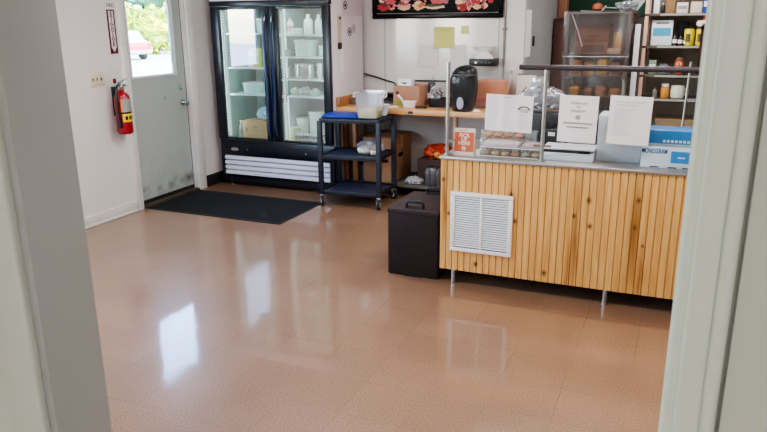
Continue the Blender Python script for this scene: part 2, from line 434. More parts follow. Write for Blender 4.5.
mx = N.new('ShaderNodeMixRGB'); mx.inputs[1].default_value = lin((176, 182, 178)); mx.inputs[2].default_value = lin((70, 72, 72)); L.new(fac, mx.inputs[0]); L.new(mx.outputs[0], pb.inputs['Base Color'])
door = struct('door_1', b, M_slab)
g0, g1, gz0, gz1 = 5.075, 5.70, 1.245, 1.98
b = B().box(DX-.005, DX+.012, g0-.012, g0+.012, gz0-.012, gz1+.012, .003).box(DX-.005, DX+.012, g1-.03, g1+.012, gz0-.012, gz1+.012, .003)
b.box(DX-.005, DX+.012, g0+.012, g1-.03, gz0-.012, gz0+.014, .003).box(DX-.005, DX+.012, g0+.012, g1-.03, gz1-.014, gz1+.012, .003)
b.build('pane_frame', M_white, door)
B().poly([(DX-.025, g0, gz0), (DX-.025, g1, gz0), (DX-.025, g1, gz1), (DX-.025, g0, gz1)]).build('pane', M_glass, door)
b = B().cyl((DX, 5.765, .945), (DX+.012, 5.765, .945), .033, 20).cyl((DX+.012, 5.765, .945), (DX+.04, 5.765, .945), .013, 12)
t = B().lathe([(.012, 0), (.026, .008), (.03, .02), (.026, .032), (.012, .037)], seg=18)
b._merge(t.bm, Matrix.Translation((DX+.035, 5.765, .945)) @ Matrix.Rotation(PI/2, 4, 'Y'))
b.build('knob', M_chrome, door)
B().cyl((DX, 5.752, 1.10), (DX+.014, 5.752, 1.10), .03, 20, .026).box(DX+.014, DX+.024, 5.746, 5.758, 1.085, 1.115, .003).build('deadbolt', M_chrome, door)
B().box(DX, DX+.002, 5.50, 5.512, 1.0, 1.035).build('scuff_plate', mat('scuff', (95, 98, 98), .6), door)
for z in (.28, 1.1, 1.85):
    B().cyl((DX+.006, 5.015, z-.045), (DX+.006, 5.015, z+.045), .006, 8).build('hinge', M_steel, door)
B().box(DX-.04, DX+.006, 5.02, 5.838, .03, .062).build('door_sweep', M_rubber, door)
# casing, stop and sill of that door
b = B().box(LX-.001, LX+.018, 4.925, 4.992, 0, 2.14, .004).box(LX-.001, LX+.018, 5.868, 5.985, 0, 2.14, .005).box(LX-.001, LX+.018, 4.992, 5.868, 2.08, 2.14, .004)
b.box(LX-.13, LX, D0-.001, D0+.028, 0, 2.08).box(LX-.13, LX, D1-.028, D1+.001, 0, 2.08).box(LX-.13, LX, D0+.028, D1-.028, 2.055, 2.081)
struct('trim_4', b, M_trim)
struct('trim_5', B().box(LX-.13, LX+.03, D0+.028, D1-.028, 0, .028, .006), mat('worn bronze sill', (82, 70, 58), .5, .3, var=.2))
struct('trim_6', B().box(DX-.01, DX+.004, 5.8385, 5.8425, .03, 2.055), M_dark)

# wall switch
t = thing('switch_plate', 'cream three-gang light switch plate on the white wall beside the door', 'light switch', (LX, 4.605, 1.272))
M_ivory = mat('ivory plastic', (214, 206, 176), .4)
B().box(0, .007, -.082, .082, -.06, .06, .003).build('plate', M_ivory, t)
for k in (-1, 0, 1):
    B().box(.006, .009, k*.046-.006, k*.046+.006, -.014, .014).box(.007, .018, k*.046-.004, k*.046+.004, -.002, .01, .001).build('toggle', mat('toggle', (120, 110, 92), .4), t)

# extinguisher sign: red plaque, white strip of letters, arrow
t = thing('extinguisher_sign', 'narrow red and white vertical wall sign pointing down to the extinguisher', 'sign', (LX, 4.852, 1.70))
M_sgn = mat('sign red', (88, 10, 26), .4); M_sgw = mat('sign white', (232, 226, 226), .5)
B().box(0, .004, -.045, .045, -.22, .16, .001).build('backing', M_sgn, t)
B().prism([(.004, -.028, .15), (.004, .028, .15), (.004, .028, -.165), (.004, 0, -.205), (.004, -.028, -.165)], (.001, 0, 0)).build('letter_panel', M_sgw, t)
B().box(0, .004, -.045, .045, .165, .225, .001).build('cap_plate', M_sgw, t)
text('FIRE', .046, M_sgn, t, (.0055, 0, .195), FX)
for i, ch in enumerate('EXTINGUISHER'):
    text(ch, .036, M_sgn, t, (.0065, 0, .135-i*.0255), FX, sx=1.35, bold=.001)

# fire extinguisher
t = thing('wall_mounted_fire_extinguisher', 'red fire extinguisher with yellow label hanging on the wall by the door', 'fire extinguisher', (LX+.088, 4.79, .775))
B().lathe([(.058, 0), (.068, .012), (.07, .03), (.07, .30), (.066, .335), (.05, .365), (.028, .385), (.022, .40)], seg=28).build('cylinder', M_red, t)
v = B().lathe([(.024, .398), (.026, .42), (.02, .43), (.022, .455), (.012, .462)], seg=16).box(-.02, .05, -.012, .012, .432, .452, .004)
v.build('valve', M_chrome, t)
B().prism([(-.012, -.03, .462), (-.012, .075, .492), (-.012, .085, .482), (-.012, -.02, .448)], (.024, 0, 0)).build('lever', M_chrome, t)
B().prism([(-.01, -.02, .44), (-.01, .075, .43), (-.01, .078, .422), (-.01, -.02, .428)], (.02, 0, 0)).build('carry_handle', M_chrome, t)
B().cyl((.022, 0, .442), (.032, 0, .442), .014, 14).build('gauge', M_white, t)
hose = [(0, -.02, .44), (.02, -.055, .44), (.03, -.085, .41), (.03, -.095, .36), (.028, -.094, .28), (.028, -.09, .2), (.026, -.088, .14)]
B().tube(hose, .011, 10).cyl((.026, -.088, .17), (.026, -.087, .06), .012, 12, .02).build('hose', M_black, t)
B().box(-.004, .016, -.082, -.06, .455, .498, .003).build('pull_tag', mat('tag red', (110, 20, 30), .5), t)
def arc_patch(r, a0, a1, z0, z1, n=10, cx=0, cy=0):
    q = B()
    for i in range(n):
        a, c = a0+(a1-a0)*i/n, a0+(a1-a0)*(i+1)/n
        q.poly([(cx+r*math.cos(a), cy+r*math.sin(a), z0), (cx+r*math.cos(c), cy+r*math.sin(c), z0), (cx+r*math.cos(c), cy+r*math.sin(c), z1), (cx+r*math.cos(a), cy+r*math.sin(a), z1)])
    return q
arc_patch(.0712, -1.05, .75, .20, .315).build('instruction_label', mat('label silver', (150, 150, 146), .4), t)
arc_patch(.0714, -1.05, -.86, .20, .315).build('label_stripe', mat('label orange', (226, 120, 50), .4), t)
arc_patch(.0712, -.95, .85, .112, .185).build('class_label', mat('label yellow', (240, 205, 40), .4), t)
for y in (-.03, .005, .035):
    q = arc_patch(.0718, y/.07-.22, y/.07+.12, .13, .165, 4); q.build('class_mark', M_black, t)
arc_patch(.0722, -PI, PI, .186, .199, 28).build('strap', M_black, t)
B().box(-.088, -.068, -.03, .03, .16, .42, .003).build('wall_bracket', M_black, t)

# ================================================================== floor mat
t = B()
prof = []
nx = 34
for i in range(nx+1):
    x = i/nx; prof.append(x)
x0, x1, y0, y1 = -4.69, -3.19, 5.03, 5.84
outline = [(x1, y0-.0, 0)]
for i in range(60):
    a = x1+(x0-x1)*i/60; c = x1+(x0-x1)*(i+.5)/60
    outline += [(a, y0, 0), (c, y0-.013, 0)]
outline = outline[1:]+[(x0, y0, 0), (x0+.0, y1, 0), (x1, y1, 0)]
t.prism(outline, (0, 0, .007))
for i in range(46):
    yy = y0+.03+i*(y1-y0-.06)/46
    t.box(x0+.03, x1-.03, yy, yy+.009, .0068, .0105)
tag(t.build('door_mat', mat('black rubber mat', (22, 23, 27), .7, var=.3, vscale=30, bump=.3, bscale=300)), 'black ribbed rubber mat lying on the tiles in front of the exit door', 'mat')

# ================================================================== refrigerator
FX0 = -3.92
fr = thing('display_refrigerator', 'tall two-door glass-front merchandiser fridge with black frame against the back wall', 'refrigerator', (FX0, 6.14, 0))
M_liner = mat('fridge liner', (202, 224, 220), .4)
B().box(-.70, -.655, .065, .765, .05, 1.99, .004).box(.655, .70, .065, .765, .05, 1.99, .004).box(-.655, .655, .72, .765, .05, 1.99).box(-.655, .655, .065, .72, 1.93, 1.99).build('cabinet_shell', mat('fridge white side', (224, 216, 220), .35), fr)
b = B().box(-.655, -.64, .065, .72, .5, 1.93).box(.64, .655, .065, .72, .5, 1.93).box(-.64, .64, .70, .72, .5, 1.93).box(-.64, .64, .065, .70, .47, .5).box(-.64, .64, .065, .70, 1.915, 1.93)
b.box(.0, .03, .30, .70, .5, 1.915)
b.build('liner', M_liner, fr)
B().box(-.70, .70, .0, .065, 1.905, 1.952, .004).build('header_rail', M_navy, fr)
B().box(-.70, .70, .03, .065, .34, .515, .003).box(-.70, -.655, .03, .065, .06, .34).box(.655, .70, .03, .065, .06, .34).box(-.655, .655, .06, .068, .06, .34).box(-.655, .655, .035, .065, .06, .105).build('lower_panel', M_navy, fr)
B().box(-.70, .70, .0, .065, 1.956, 2.06, .006).build('header_sign', mat('header white', (226, 224, 228), .3, emit=(240, 240, 255), estr=.25), fr)
b = B()
for k in range(4):
    z = .128+k*.055
    b.prism([(-.65, .034, z), (-.65, .02, z+.006), (-.65, .02, z+.036), (-.65, .045, z+.047), (-.65, .06, z+.047), (-.65, .06, z)], (1.30, 0, 0))
b.build('grille', mat('grille white', (226, 226, 236), .35), fr)
B().box(-.69, .69, .08, .70, .02, .09).build('toe_panel', M_dark, fr)
for sx in (-.64, .64):
    B().cyl((sx, .12, 0), (sx, .12, .05), .018, 12).build('foot', M_chrome, fr)
q = B(); q.loft([(0, 0, 0, .05, .022, 2), (.006, 0, 0, .046, .018, 2)], 24)
q.build('badge', mat('badge silver', (170, 176, 182), .25, .8), fr, loc=(-.52, .03, .411), rot=(PI/2, 0, 0))
for x in (-.35, .372):
    B().cyl((x, .03, .415), (x, .022, .415), .009, 12).build('lock', M_chrome, fr)
M_fglass = glass('fridge glass', (236, 248, 247), refl=.30)
M_led = mat('led dots', (240, 255, 252), .4, emit=(215, 250, 245), estr=1.2)
for (x0, x1, gx0, gx1, hx, nm) in ((-.695, .012, -.598, -.074, -.022, 'a'), (.022, .695, .108, .617, .058, 'b')):
    d = B().box(x0, gx0, 0, .05, .525, 1.90, .004).box(gx1, x1, 0, .05, .525, 1.90, .004).box(gx0, gx1, 0, .05, .525, .545, .003).box(gx0, gx1, 0, .05, 1.868, 1.90, .003).build('door', M_navy, fr)
    B().poly([(gx0, .02, .545), (gx1, .02, .545), (gx1, .02, 1.868), (gx0, .02, 1.868)]).build('door_pane', M_fglass, d)
    pts = [(hx, -.004, 1.82), (hx, -.035, 1.74), (hx, -.045, 1.6), (hx, -.03, 1.3), (hx, -.02, 1.15), (hx, -.03, .95), (hx, -.045, .75), (hx, -.03, .64), (hx, -.004, .58)]
    B().tube(pts, .015, 10).build('door_handle', mat('blue gloss handle', (38, 48, 84), .18, coat=.6), d)
    q = B()
    for k in range(44):
        z = .56+k*.0295
        q.box(gx0+.012, gx0+.028, .056, .062, z, z+.015)
    q.build('light_strip', M_led, fr)
    B().box(gx0+.0, gx0+.04, .062, .068, .545, 1.868).build('strip_backing', M_white, fr)
M_shelf = mat('fridge shelf white', (230, 244, 242), .35)
SHL = [1.631, 1.276, .995]; SHR = [1.613, 1.394, 1.17, .994]
for x0, x1, zs in ((-.637, -.003, SHL), (.033, .637, SHR)):
    for z in zs:
        q = B().box(x0, x1, .125, .14, z-.012, z+.003, .002)
        for k in range(24):
            xx = x0+.012+k*(x1-x0-.03)/23
            q.box(xx, xx+.006, .14, .695, z-.003, z+.003)
        for yy in (.3, .5, .69): q.box(x0, x1, yy, yy+.008, z-.009, z-.003)
        q.build('shelf', M_shelf, fr)
_pre = set(bpy.data.objects)
# food inside the refrigerator (world coordinates through the shelf heights)
def tub(name, label, cat, x, y, z, w, dd, h, m, lid=None, n=4.0, taper=.92, group=None, lidh=.012):
    t = thing(name, label, cat, (x, y, z), 0, group)
    B().loft([(0, 0, 0, w/2*taper, dd/2*taper, n), (h*.04, 0, 0, w/2*taper, dd/2*taper, n), (h, 0, 0, w/2, dd/2, n)], 28).build('tub_wall', m, t)
    if lid is not None:
        B().loft([(h, 0, 0, w/2+.006, dd/2+.006, n), (h+lidh, 0, 0, w/2+.006, dd/2+.006, n), (h+lidh+.003, 0, 0, w/2-.004, dd/2-.004, n)], 28).build('lid', lid, t)
    return t
def bottle(name, label, cat, x, y, z, r, h, m, capm, lab=None, group=None):
    t = thing(name, label, cat, (x, y, z), 0, group)
    B().lathe([(r*.9, 0), (r, .01), (r, h*.62), (r*.8, h*.72), (r*.36, h*.84), (r*.34, h*.93)], seg=20).build('bottle_wall', m, t)
    B().lathe([(r*.42, h*.92), (r*.42, h*.99), (r*.38, h)], seg=16).build('cap', capm, t)
    if lab: arc_patch(r*1.015, -PI, PI, h*.2, h*.52, 20).build('paper_label', lab, t)
    return t
M_milk = mat('milky plastic', (214, 230, 222), .4)
M_teal = mat('pale aqua plastic', (188, 218, 214), .35)
M_lime = mat('lime print', (190, 200, 90), .5)
M_bluep = mat('blue print', (70, 120, 180), .5)
M_jug = mat('frosted jug', (206, 222, 214), .3)
Y = 6.50
# left side
def carton(name, label, x, y, z, w, d, h, m, m2, cat='carton', top=True):
    t = thing(name, label, cat, (x, y, z))
    B().box(-w/2, w/2, -d/2, d/2, 0, h*.8, .003).build('carton_side', m, t)
    if top: B().prism([(-w/2, -d/2, h*.8), (-w/2, d/2, h*.8), (-w/2, .004, h*.97), (-w/2, .004, h), (-w/2, -.004, h), (-w/2, -.004, h*.97)], (w, 0, 0)).build('carton_top', m, t)
    B().box(-w/2+.004, w/2-.004, -d/2-.0015, -d/2, h*.25, h*.6).build('print_panel', m2, t)
    return t
carton('juice_carton', 'yellow-green carton on the second shelf behind the first fridge door', -4.262, 6.46, SHL[1]+.0045, .06, .07, .20, M_lime, mat('lime dark', (150, 160, 60), .5))
carton('milk_carton', 'white carton with blue print beside the yellow-green carton in the fridge', -4.338, 6.46, SHL[1]+.0045, .07, .07, .19, M_white, M_bluep)
tub('food_tub', 'white lidded food tub on the lowest shelf behind the first fridge door', 'food container', -4.35, 6.49, SHL[2]+.0045, .21, .2, .10, M_teal, M_white)
tub('food_tub', 'low frosted tub alone on the top shelf behind the first fridge door', 'food container', -4.17, 6.5, SHL[0]+.0045, .17, .17, .13, M_jug, M_white)
t = thing('cardboard_box', 'brown cardboard box on the floor of the fridge behind its first door', 'box', (-4.345, 6.52, .502))
B().box(-.14, .14, -.11, .11, 0, .20, .002).build('carton_body', mat('fridge carton', (190, 150, 100), .75, var=.1), t)
B().box(-.14, .14, -.0, .002, .2, .202).box(-.10, -.085, -.1115, -.11, .08, .12).box(-.01, .06, -.1115, -.11, .10, .106).box(0, .05, -.1115, -.11, .13, .14).build('printing', M_inkdark, t)
q = B().blob((0, 0, .065), (.085, .07, .075), .16, 3, 3, 4, flat=-.85)
tag(q.build('produce_bag', mat('bag blue white', (176, 205, 222), .35, col2=(110, 160, 190), vscale=30), loc=(-4.265, 6.52, .705)), 'pale blue bag resting on the brown box inside the fridge', 'bag')
for i, (x, y) in enumerate(((-4.545, 6.47), (-4.53, 6.56))):
    bottle('drink_bottle', ('small clear bottle in front beside the brown box in the fridge', 'second clear bottle, behind the first, beside the brown box in the fridge')[i], 'bottle', x, y, .502, .03, .19, glass('fridge bottle', (215, 228, 228), .1, .1, .35), M_white, M_ink)
# right side
bottle('sauce_bottle', 'white squeeze bottle on the top shelf behind the second fridge door', 'bottle', -3.885, 6.52, SHR[0]+.0045, .042, .17, M_jug, mat('pink cap', (190, 120, 120), .4), mat('pink label', (186, 130, 130), .5))
tub('food_tub', 'short round white tub between the bottle and the jugs on the top fridge shelf', 'food container', -3.785, 6.48, SHR[0]+.0045, .115, .115, .045, M_jug, M_white, n=2)
bottle('juice_jug', 'tall frosted jug on the top shelf behind the second fridge door', 'jug', -3.66, Y, SHR[0]+.0045, .048, .20, mat('white jug', (222, 236, 226), .35), M_white)
bottle('juice_jug', 'slim grey-green jug at the end of the top shelf behind the second fridge door', 'jug', -3.55, 6.52, SHR[0]+.0045, .04, .195, M_teal, M_white)
t = tub('pan_tub', 'large pale green square tub on the second shelf behind the second fridge door', 'food container', -3.70, 6.52, SHR[1]+.0045, .215, .22, .15, mat('pale green tub', (200, 228, 212), .4), M_milk)
for i in range(3):
    q = B().box(-.046, .046, -.09, .09, 0, .006, .002).box(-.05, .05, -.095, .095, .006, .022, .003)
    tag(q.build('deli_tray', mat('grey tray', (120, 140, 136), .4), loc=(-3.875, 6.50, SHR[1]+.0045+i*.0225)), ('dark tray at the bottom of the small tray stack inside the fridge', 'dark tray in the middle of the small tray stack inside the fridge', 'dark tray on top of the small tray stack inside the fridge')[i], 'tray', 'trays stacked on the second fridge shelf')
tub('food_tub', 'flat frosted tub to the rear of the second shelf behind the second fridge door', 'food container', -3.50, 6.56, SHR[1]+.0045, .12, .16, .09, M_teal, M_white)
t = thing('stock_pot', 'shiny steel stock pot on the third shelf behind the second fridge door', 'pot', (-3.705, 6.5, SHR[2]+.0045))
B().lathe([(.118, 0), (.122, .008), (.122, .138), (.128, .142), (.126, .146), (.118, .144), (.116, .02)], seg=36).build('pot_wall', mat('pot steel', (206, 216, 208), .22, .9), t)
for s in (-1, 1): B().tube([(s*.12, -.03, .11), (s*.15, -.025, .112), (s*.15, .025, .112), (s*.12, .03, .11)], .006, 8).build('handle', M_chrome, t)
B().lathe([(.124, .147), (.11, .156), (.02, .166)], seg=36).build('lid', mat('pot lid', (196, 210, 204), .25, .8), t)
tub('drinking_cup', 'frosted cup standing before the steel pot in the fridge', 'cup', -3.89, 6.44, SHR[2]+.0045, .075, .075, .115, M_jug, None, n=2, taper=.75)
tub('drinking_cup', 'white tall cup on the far side of the steel pot in the fridge', 'cup', -3.525, 6.46, SHR[2]+.0045, .055, .055, .14, M_white, M_white, n=2, taper=.85)
tub('drinking_cup', 'clear cup on the fourth shelf behind the second fridge door', 'cup', -3.935, 6.46, SHR[3]+.0045, .07, .07, .12, M_jug, None, n=2, taper=.7)
for i, (x, s) in enumerate(((-3.815, .05), (-3.70, .055), (-3.59, .045))):
    q = B().blob((0, 0, s*.75), (s, .07, s*.85), .2, 4, 3, i+9, flat=-.85)
    tag(q.build('produce_bag', mat('bag of greens', (176, 196, 180), .35, col2=(216, 230, 220), vscale=25), loc=(x, 6.46, SHR[3]+.0045)), ('crumpled produce bag closest to the clear cup in the fridge', 'biggest, middle crumpled produce bag on the fourth fridge shelf', 'smallest crumpled produce bag at the far end of the fourth fridge shelf')[i], 'bag', 'produce bags in the fridge')
tub('food_jar', 'squat jar of pale yellow food on the fridge floor behind the second door', 'jar', -3.865, 6.46, .502, .13, .12, .14, mat('yellow green food', (196, 210, 150), .4, col2=(214, 222, 190), vscale=18), M_jug, n=2.4, taper=.95)
tub('food_jar', 'wide frosted jar topped with a grey lid behind the yellow jar in the fridge', 'jar', -3.855, 6.645, .502, .14, .13, .23, M_jug, mat('grey lid', (120, 134, 132), .4), n=2.4)
tub('food_tub', 'tall white bucket on the fridge floor behind the second door', 'bucket', -3.69, 6.67, .502, .17, .16, .29, M_milk, M_white, n=2.2)
tub('food_tub', 'tall frosted bucket in the far corner of the fridge floor', 'bucket', -3.50, 6.66, .502, .14, .14, .26, M_jug, M_white, n=2.2)
for r in range(2):
    t = thing('egg_tray', ('lower grey flat of white eggs on the fridge floor', 'upper grey flat of white eggs on the fridge floor')[r], 'egg tray', (-3.645, 6.44, .502+r*.0525))
    B().box(-.15, .15, -.07, .07, 0, .024, .004).build('flat', mat('egg flat grey', (110, 116, 112), .8), t)
    for k in range(7):
        B().loft([(.016, -.125+k*.0415, -.045, .012, .012, 2), (.028, -.125+k*.0415, -.045, .019, .019, 2), (.04, -.125+k*.0415, -.045, .017, .017, 2), (.05, -.125+k*.0415, -.045, .008, .008, 2)], 12).build('egg', mat('egg white', (232, 240, 234), .5), t)
for o in set(bpy.data.objects)-_pre:
    if o.parent is None: o.location = Vector(o.location)+Vector((.05, -.075, .0))
# magnets and notes on the fridge side panel (x = -3.265)
SX = FX0+.70
def side_sheet(name, label, cat, y0, y1, z0, z1, m, th=.001):
    q = B().box(0, th, y0, y1, z0, z1)
    return tag(q.build(name, m, loc=(SX, 0, 0)), label, cat)
side_sheet('hanging_note', 'pale pink sheet high on the white side of the fridge', 'paper', 6.42, 6.90, 1.80, 2.05, mat('pink paper', (216, 200, 208), .7))
side_sheet('hanging_note', 'long cream paper strip stuck to the white side of the fridge', 'paper', 6.315, 6.40, 1.52, 1.80, mat('cream paper', (206, 190, 170), .7))
side_sheet('hanging_note', 'narrow white paper strip hanging below the black clip on the fridge side', 'paper', 6.37, 6.44, 1.25, 1.50, mat('grey white paper', (236, 234, 236), .7), .004)
q = B().box(0, .02, 6.31, 6.375, 1.475, 1.54, .006).box(.0, .028, 6.325, 6.36, 1.50, 1.52, .004)
tag(q.build('magnet_clip', M_black, loc=(SX, 0, 0)), 'black magnetic clip on the white side of the fridge', 'clip')
def ring_sticker(y, z, label, m):
    t = thing('hanging_sticker', label, 'sticker', (SX, y, z), 0, 'dark ring stickers on the fridge side')
    q = B()
    for k in range(12):
        a = 2*PI*k/12; c = 2*PI*(k+.72)/12
        q.poly([(.0012, .052*math.cos(a), .045*math.sin(a)), (.0012, .052*math.cos(c), .045*math.sin(c)), (.0012, .034*math.cos(c), .028*math.sin(c)), (.0012, .034*math.cos(a), .028*math.sin(a))])
    q.poly([(.0012, -.02, -.016), (.0012, .02, -.016), (.0012, .02, .016), (.0012, -.02, .016)])
    q.build('ring_print', m, t)
ring_sticker(6.50, 1.90, 'dark ring-shaped sticker on the pink sheet on the fridge side', M_inkdark)
ring_sticker(6.585, 1.64, 'dark ring-shaped sticker beside a faded twin on the fridge side', M_inkdark)
ring_sticker(6.68, 1.67, 'faded grey ring-shaped sticker on the fridge side', mat('faded ink', (160, 154, 160), .7))
tag(B().cyl((0, 6.37, 1.775), (.012, 6.37, 1.775), .014, 14).build('round_magnet', mat('bronze magnet', (96, 76, 66), .4), loc=(SX, 0, 0)), 'small round brown magnet holding the cream strip on the fridge side', 'magnet')

# ================================================================== utility cart
M_cart = mat('cart plastic', (30, 33, 44), .5, bump=.15, bscale=250)
M_carttop = mat('cart shelf', (50, 56, 78), .45, bump=.2, bscale=250)
CRZ = math.radians(4.5)
ct = thing('utility_cart', 'dark three-shelf rolling utility cart in front of the wooden bench', 'cart', (-2.88, 6.02, 0), CRZ)
W2, D2 = .303, .235
def tray(z, lip, nm):
    q = B().box(-W2, W2, -D2, D2, z-.028, z-.014, .004).box(-W2, W2, -D2, -D2+.02, z-.04, z, .004).box(-W2, W2, D2-.02, D2, z-.04, z, .004).box(-W2, -W2+.02, -D2+.02, D2-.02, z-.04, z, .004).box(W2-.02, W2, -D2+.02, D2-.02, z-.04, z, .004)
    s = q.build(nm, M_cart, ct)
    B().box(-W2+.02, W2-.02, -D2+.02, D2-.02, z-.014, z-.011).build('shelf_surface', M_carttop, s)
tray(.857, .03, 'shelf'); tray(.505, .03, 'shelf'); tray(.155, .03, 'shelf')
for sx in (-1, 1):
    for sy in (-1, 1):
        B().box(sx*(W2-.005)-.024, sx*(W2-.005)+.024, sy*(D2-.005)-.02, sy*(D2-.005)+.02, .118, .835, .008).build('leg', M_cart, ct)
        c = B().box(-.02, .02, -.002, .004, .085, .115, .001).box(-.024, -.019, -.024, .016, .04, .1, .001).box(.019, .024, -.024, .016, .04, .1, .001).build('caster', M_chrome, ct)
        c.location = (sx*(W2-.01), sy*(D2-.01), 0); c.rotation_euler = (0, 0, (.5, -.3, .2, 1.0)[(sx > 0)*2+(sy > 0)])
        w = B().cyl((-.014, -.008, .048), (.014, -.008, .048), .047, 22).build('wheel', M_rubber, c)
        B().cyl((-.016, -.008, .048), (.016, -.008, .048), .026, 16).build('hub', M_white, c)
def cartp(x, y, z=0):    # cart local to world
    return (-2.88+x*math.cos(CRZ)-y*math.sin(CRZ), 6.02+x*math.sin(CRZ)+y*math.cos(CRZ), z)
CT = .858
# blue lid
q = B().box(-.18, .18, -.14, .14, .0, .016, .006).box(-.168, .168, -.128, .128, .014, .026, .008).box(-.15, .15, -.11, .11, .024, .03, .004)
tag(q.build('container_lid', mat('royal blue plastic', (28, 54, 150), .35), loc=cartp(-.128, -.035, CT+.0005), rot=(0, 0, .12)), 'flat royal blue plastic lid lying on the cart top', 'lid')
# clear square container
t = thing('food_container', 'clear square food storage container with pale yellow food on the cart top', 'food container', cartp(.155, -.055, CT+.0005), .10)
H = .245
q = B()
rings = [(0, .094), (.01, .098), (H-.02, .118), (H-.02, .128), (H, .13)]
q.loft([(z, 0, 0, r, r, 9) for z, r in rings], 40, True, False)
q.build('container_wall', glass('polycarbonate', (238, 238, 240), .10, .1, .34, (228, 228, 234)), t)
q = B().loft([(.006, 0, 0, .094, .094, 9), (.07, 0, 0, .1, .1, 9), (.085, .01, .01, .08, .08, 4), (.10, .02, .0, .03, .04, 2)], 40)
q.build('food', mat('pale yellow food', (226, 218, 140), .6, col2=(240, 234, 190), vscale=40, bump=.5, bscale=60), t)
for s in (-1, 1):
    B().tube([(s*.128, -.04, H-.012), (s*.15, -.04, H-.014), (s*.152, -.038, H-.05), (s*.152, .038, H-.05), (s*.15, .04, H-.014), (s*.128, .04, H-.012)], .006, 8).build('handle', M_white, t)
q = B().loft([(0, 0, 0, .04, .04, 8), (.005, 0, 0, .04, .04, 8), (.10, .0, 0, .06, .045, 8), (.104, 0, 0, .063, .048, 8)], 32, True, False)
tag(q.build('white_tray', mat('tray white', (222, 220, 230), .45), loc=cartp(.215, .135, CT+.0005), rot=(0, .0, .05)), 'white plastic tub behind the clear container at the cart corner', 'tub')
# bag of bread on the middle shelf
t = thing('snack_bag', 'clear plastic bag of pale buns on the middle shelf of the cart', 'bag', cartp(.14, -.03, .4955))
B().blob((-.045, 0, .045), (.085, .08, .05), .12, 2.5, 3, 2, flat=-.8).blob((.055, 0, .04), (.05, .08, .045), .12, 2.5, 3, 5, flat=-.8).build('buns', mat('bun cream', (226, 214, 176), .7, col2=(236, 230, 208), vscale=30), t)
B().blob((0, .01, .072), (.138, .10, .07), .13, 3.4, 4, 3, flat=-.88).build('film', M_bag, t)

# ================================================================== wooden bench along the back wall
M_bench = wood_mat('bench pine', (190, 134, 84), (216, 166, 112), 0)
M_bencho = wood_mat('bench dark pine', (150, 98, 60), (178, 124, 80), 2)
bn = thing('work_bench', 'long wooden work bench fixed along the back wall beside the fridge', 'bench', (-2.0, 6.24, 0))
BT = .91
BZ = BT+.001
B().box(-1.212, .95, 0, .755, .862, BT, .003).build('bench_top', M_bench, bn)
B().box(-1.216, -1.18, .0, .75, BT, 1.005, .003).build('end_board', M_bencho, bn)
B().box(-1.18, .95, .735, .752, BT, .96, .002).build('rear_board', M_bencho, bn)
B().box(-1.212, .95, .12, .75, .10, .13, .003).build('lower_shelf', mat('dusty shelf', (96, 92, 84), .7, var=.2), bn)
for x in (-1.185, -1.085, .0, .92):
    B().box(x-.02, x+.02, .125, .18, 0, .862, .003).build('leg', M_bencho, bn)
B().box(-.435, -.385, -.004, .0, .875, .9, .001).build('latch', M_black, bn)
# things on the bench (all y 6.3 .. 6.95)
t = thing('metal_tray', 'grey metal tray at the end of the bench beside the fridge', 'tray', (-3.085, 6.62, BZ))
B().box(-.085, .085, -.15, .15, 0, .004, .001).box(-.09, -.083, -.155, .155, 0, .055, .002).box(.083, .09, -.155, .155, 0, .055, .002).box(-.083, .083, -.155, -.148, 0, .055, .002).box(-.083, .083, .148, .155, 0, .055, .002).build('tray_wall', mat('dull metal', (112, 108, 108), .45, .5), t)
B().box(-.08, .08, -.14, .14, .006, .03, .004).build('contents', mat('grey cloth', (150, 146, 146), .8), t)
t = thing('small_scale', 'black kitchen scale on the bench behind the clear container', 'scale', (-2.83, 6.80, BZ))
B().prism([(-.10, -.12, 0), (-.10, .12, 0), (-.10, .12, .085), (-.10, -.03, .06), (-.10, -.12, .02)], (.20, 0, 0)).build('scale_housing', M_black, t)
B().box(-.09, .09, -.02, .115, .087, .095, .004).build('platform', mat('dark steel plate', (70, 70, 74), .3, .7), t)
t = thing('cardboard_box', 'open brown cardboard box standing on the bench with a green stripe', 'box', (-2.575, 6.66, BZ), -.05)
B().box(-.145, .145, -.10, -.095, 0, .20).box(-.145, .145, .095, .10, 0, .205).box(-.145, -.14, -.095, .095, 0, .20).box(.14, .145, -.095, .095, 0, .20).box(-.14, .14, -.095, .095, 0, .006).build('box_walls', mat('box tan', (176, 130, 104), .8, var=.08, vscale=12), t)
B().box(-.13, .0, -.1012, -.10, .0, .045).build('stripe', mat('green stripe', (130, 140, 66), .7), t)
B().box(-.115, -.085, -.1012, -.10, .11, .14).box(-.11, -.09, -.1016, -.1012, .122, .128).build('stamp', M_inkdark, t)
t = thing('small_box', 'small white box with a black bird mark standing in the open brown box', 'box', (-2.62, 6.66, BZ+.0065), -.05)
B().box(-.075, .075, -.05, .05, 0, .255, .003).build('box_body', M_white, t)
B().prism([(-.036, -.0502, .232), (-.02, -.0502, .222), (-.012, -.0502, .228), (.0, -.0502, .218), (.022, -.0502, .224), (.034, -.0502, .222), (.03, -.0502, .212), (.012, -.0502, .206), (-.008, -.0502, .205), (-.024, -.0502, .214)], (0, -.0008, 0)).build('bird_mark', M_black, t)
t = thing('paper_tray', 'small white folded paper tray in front of the brown box on the bench', 'paper tray', (-2.50, 6.44, BZ), .1)
B().loft([(0, 0, 0, .055, .04, 5), (.06, 0, 0, .068, .05, 5), (.062, 0, 0, .064, .046, 5), (.008, 0, 0, .05, .036, 5)], 24).build('tray_body', M_paper, t)
B().prism([(-.068, -.02, .06), (-.068, .02, .06), (-.12, .018, .125), (-.125, -.015, .12)], (.006, 0, .004)).build('flap', M_paper, t)
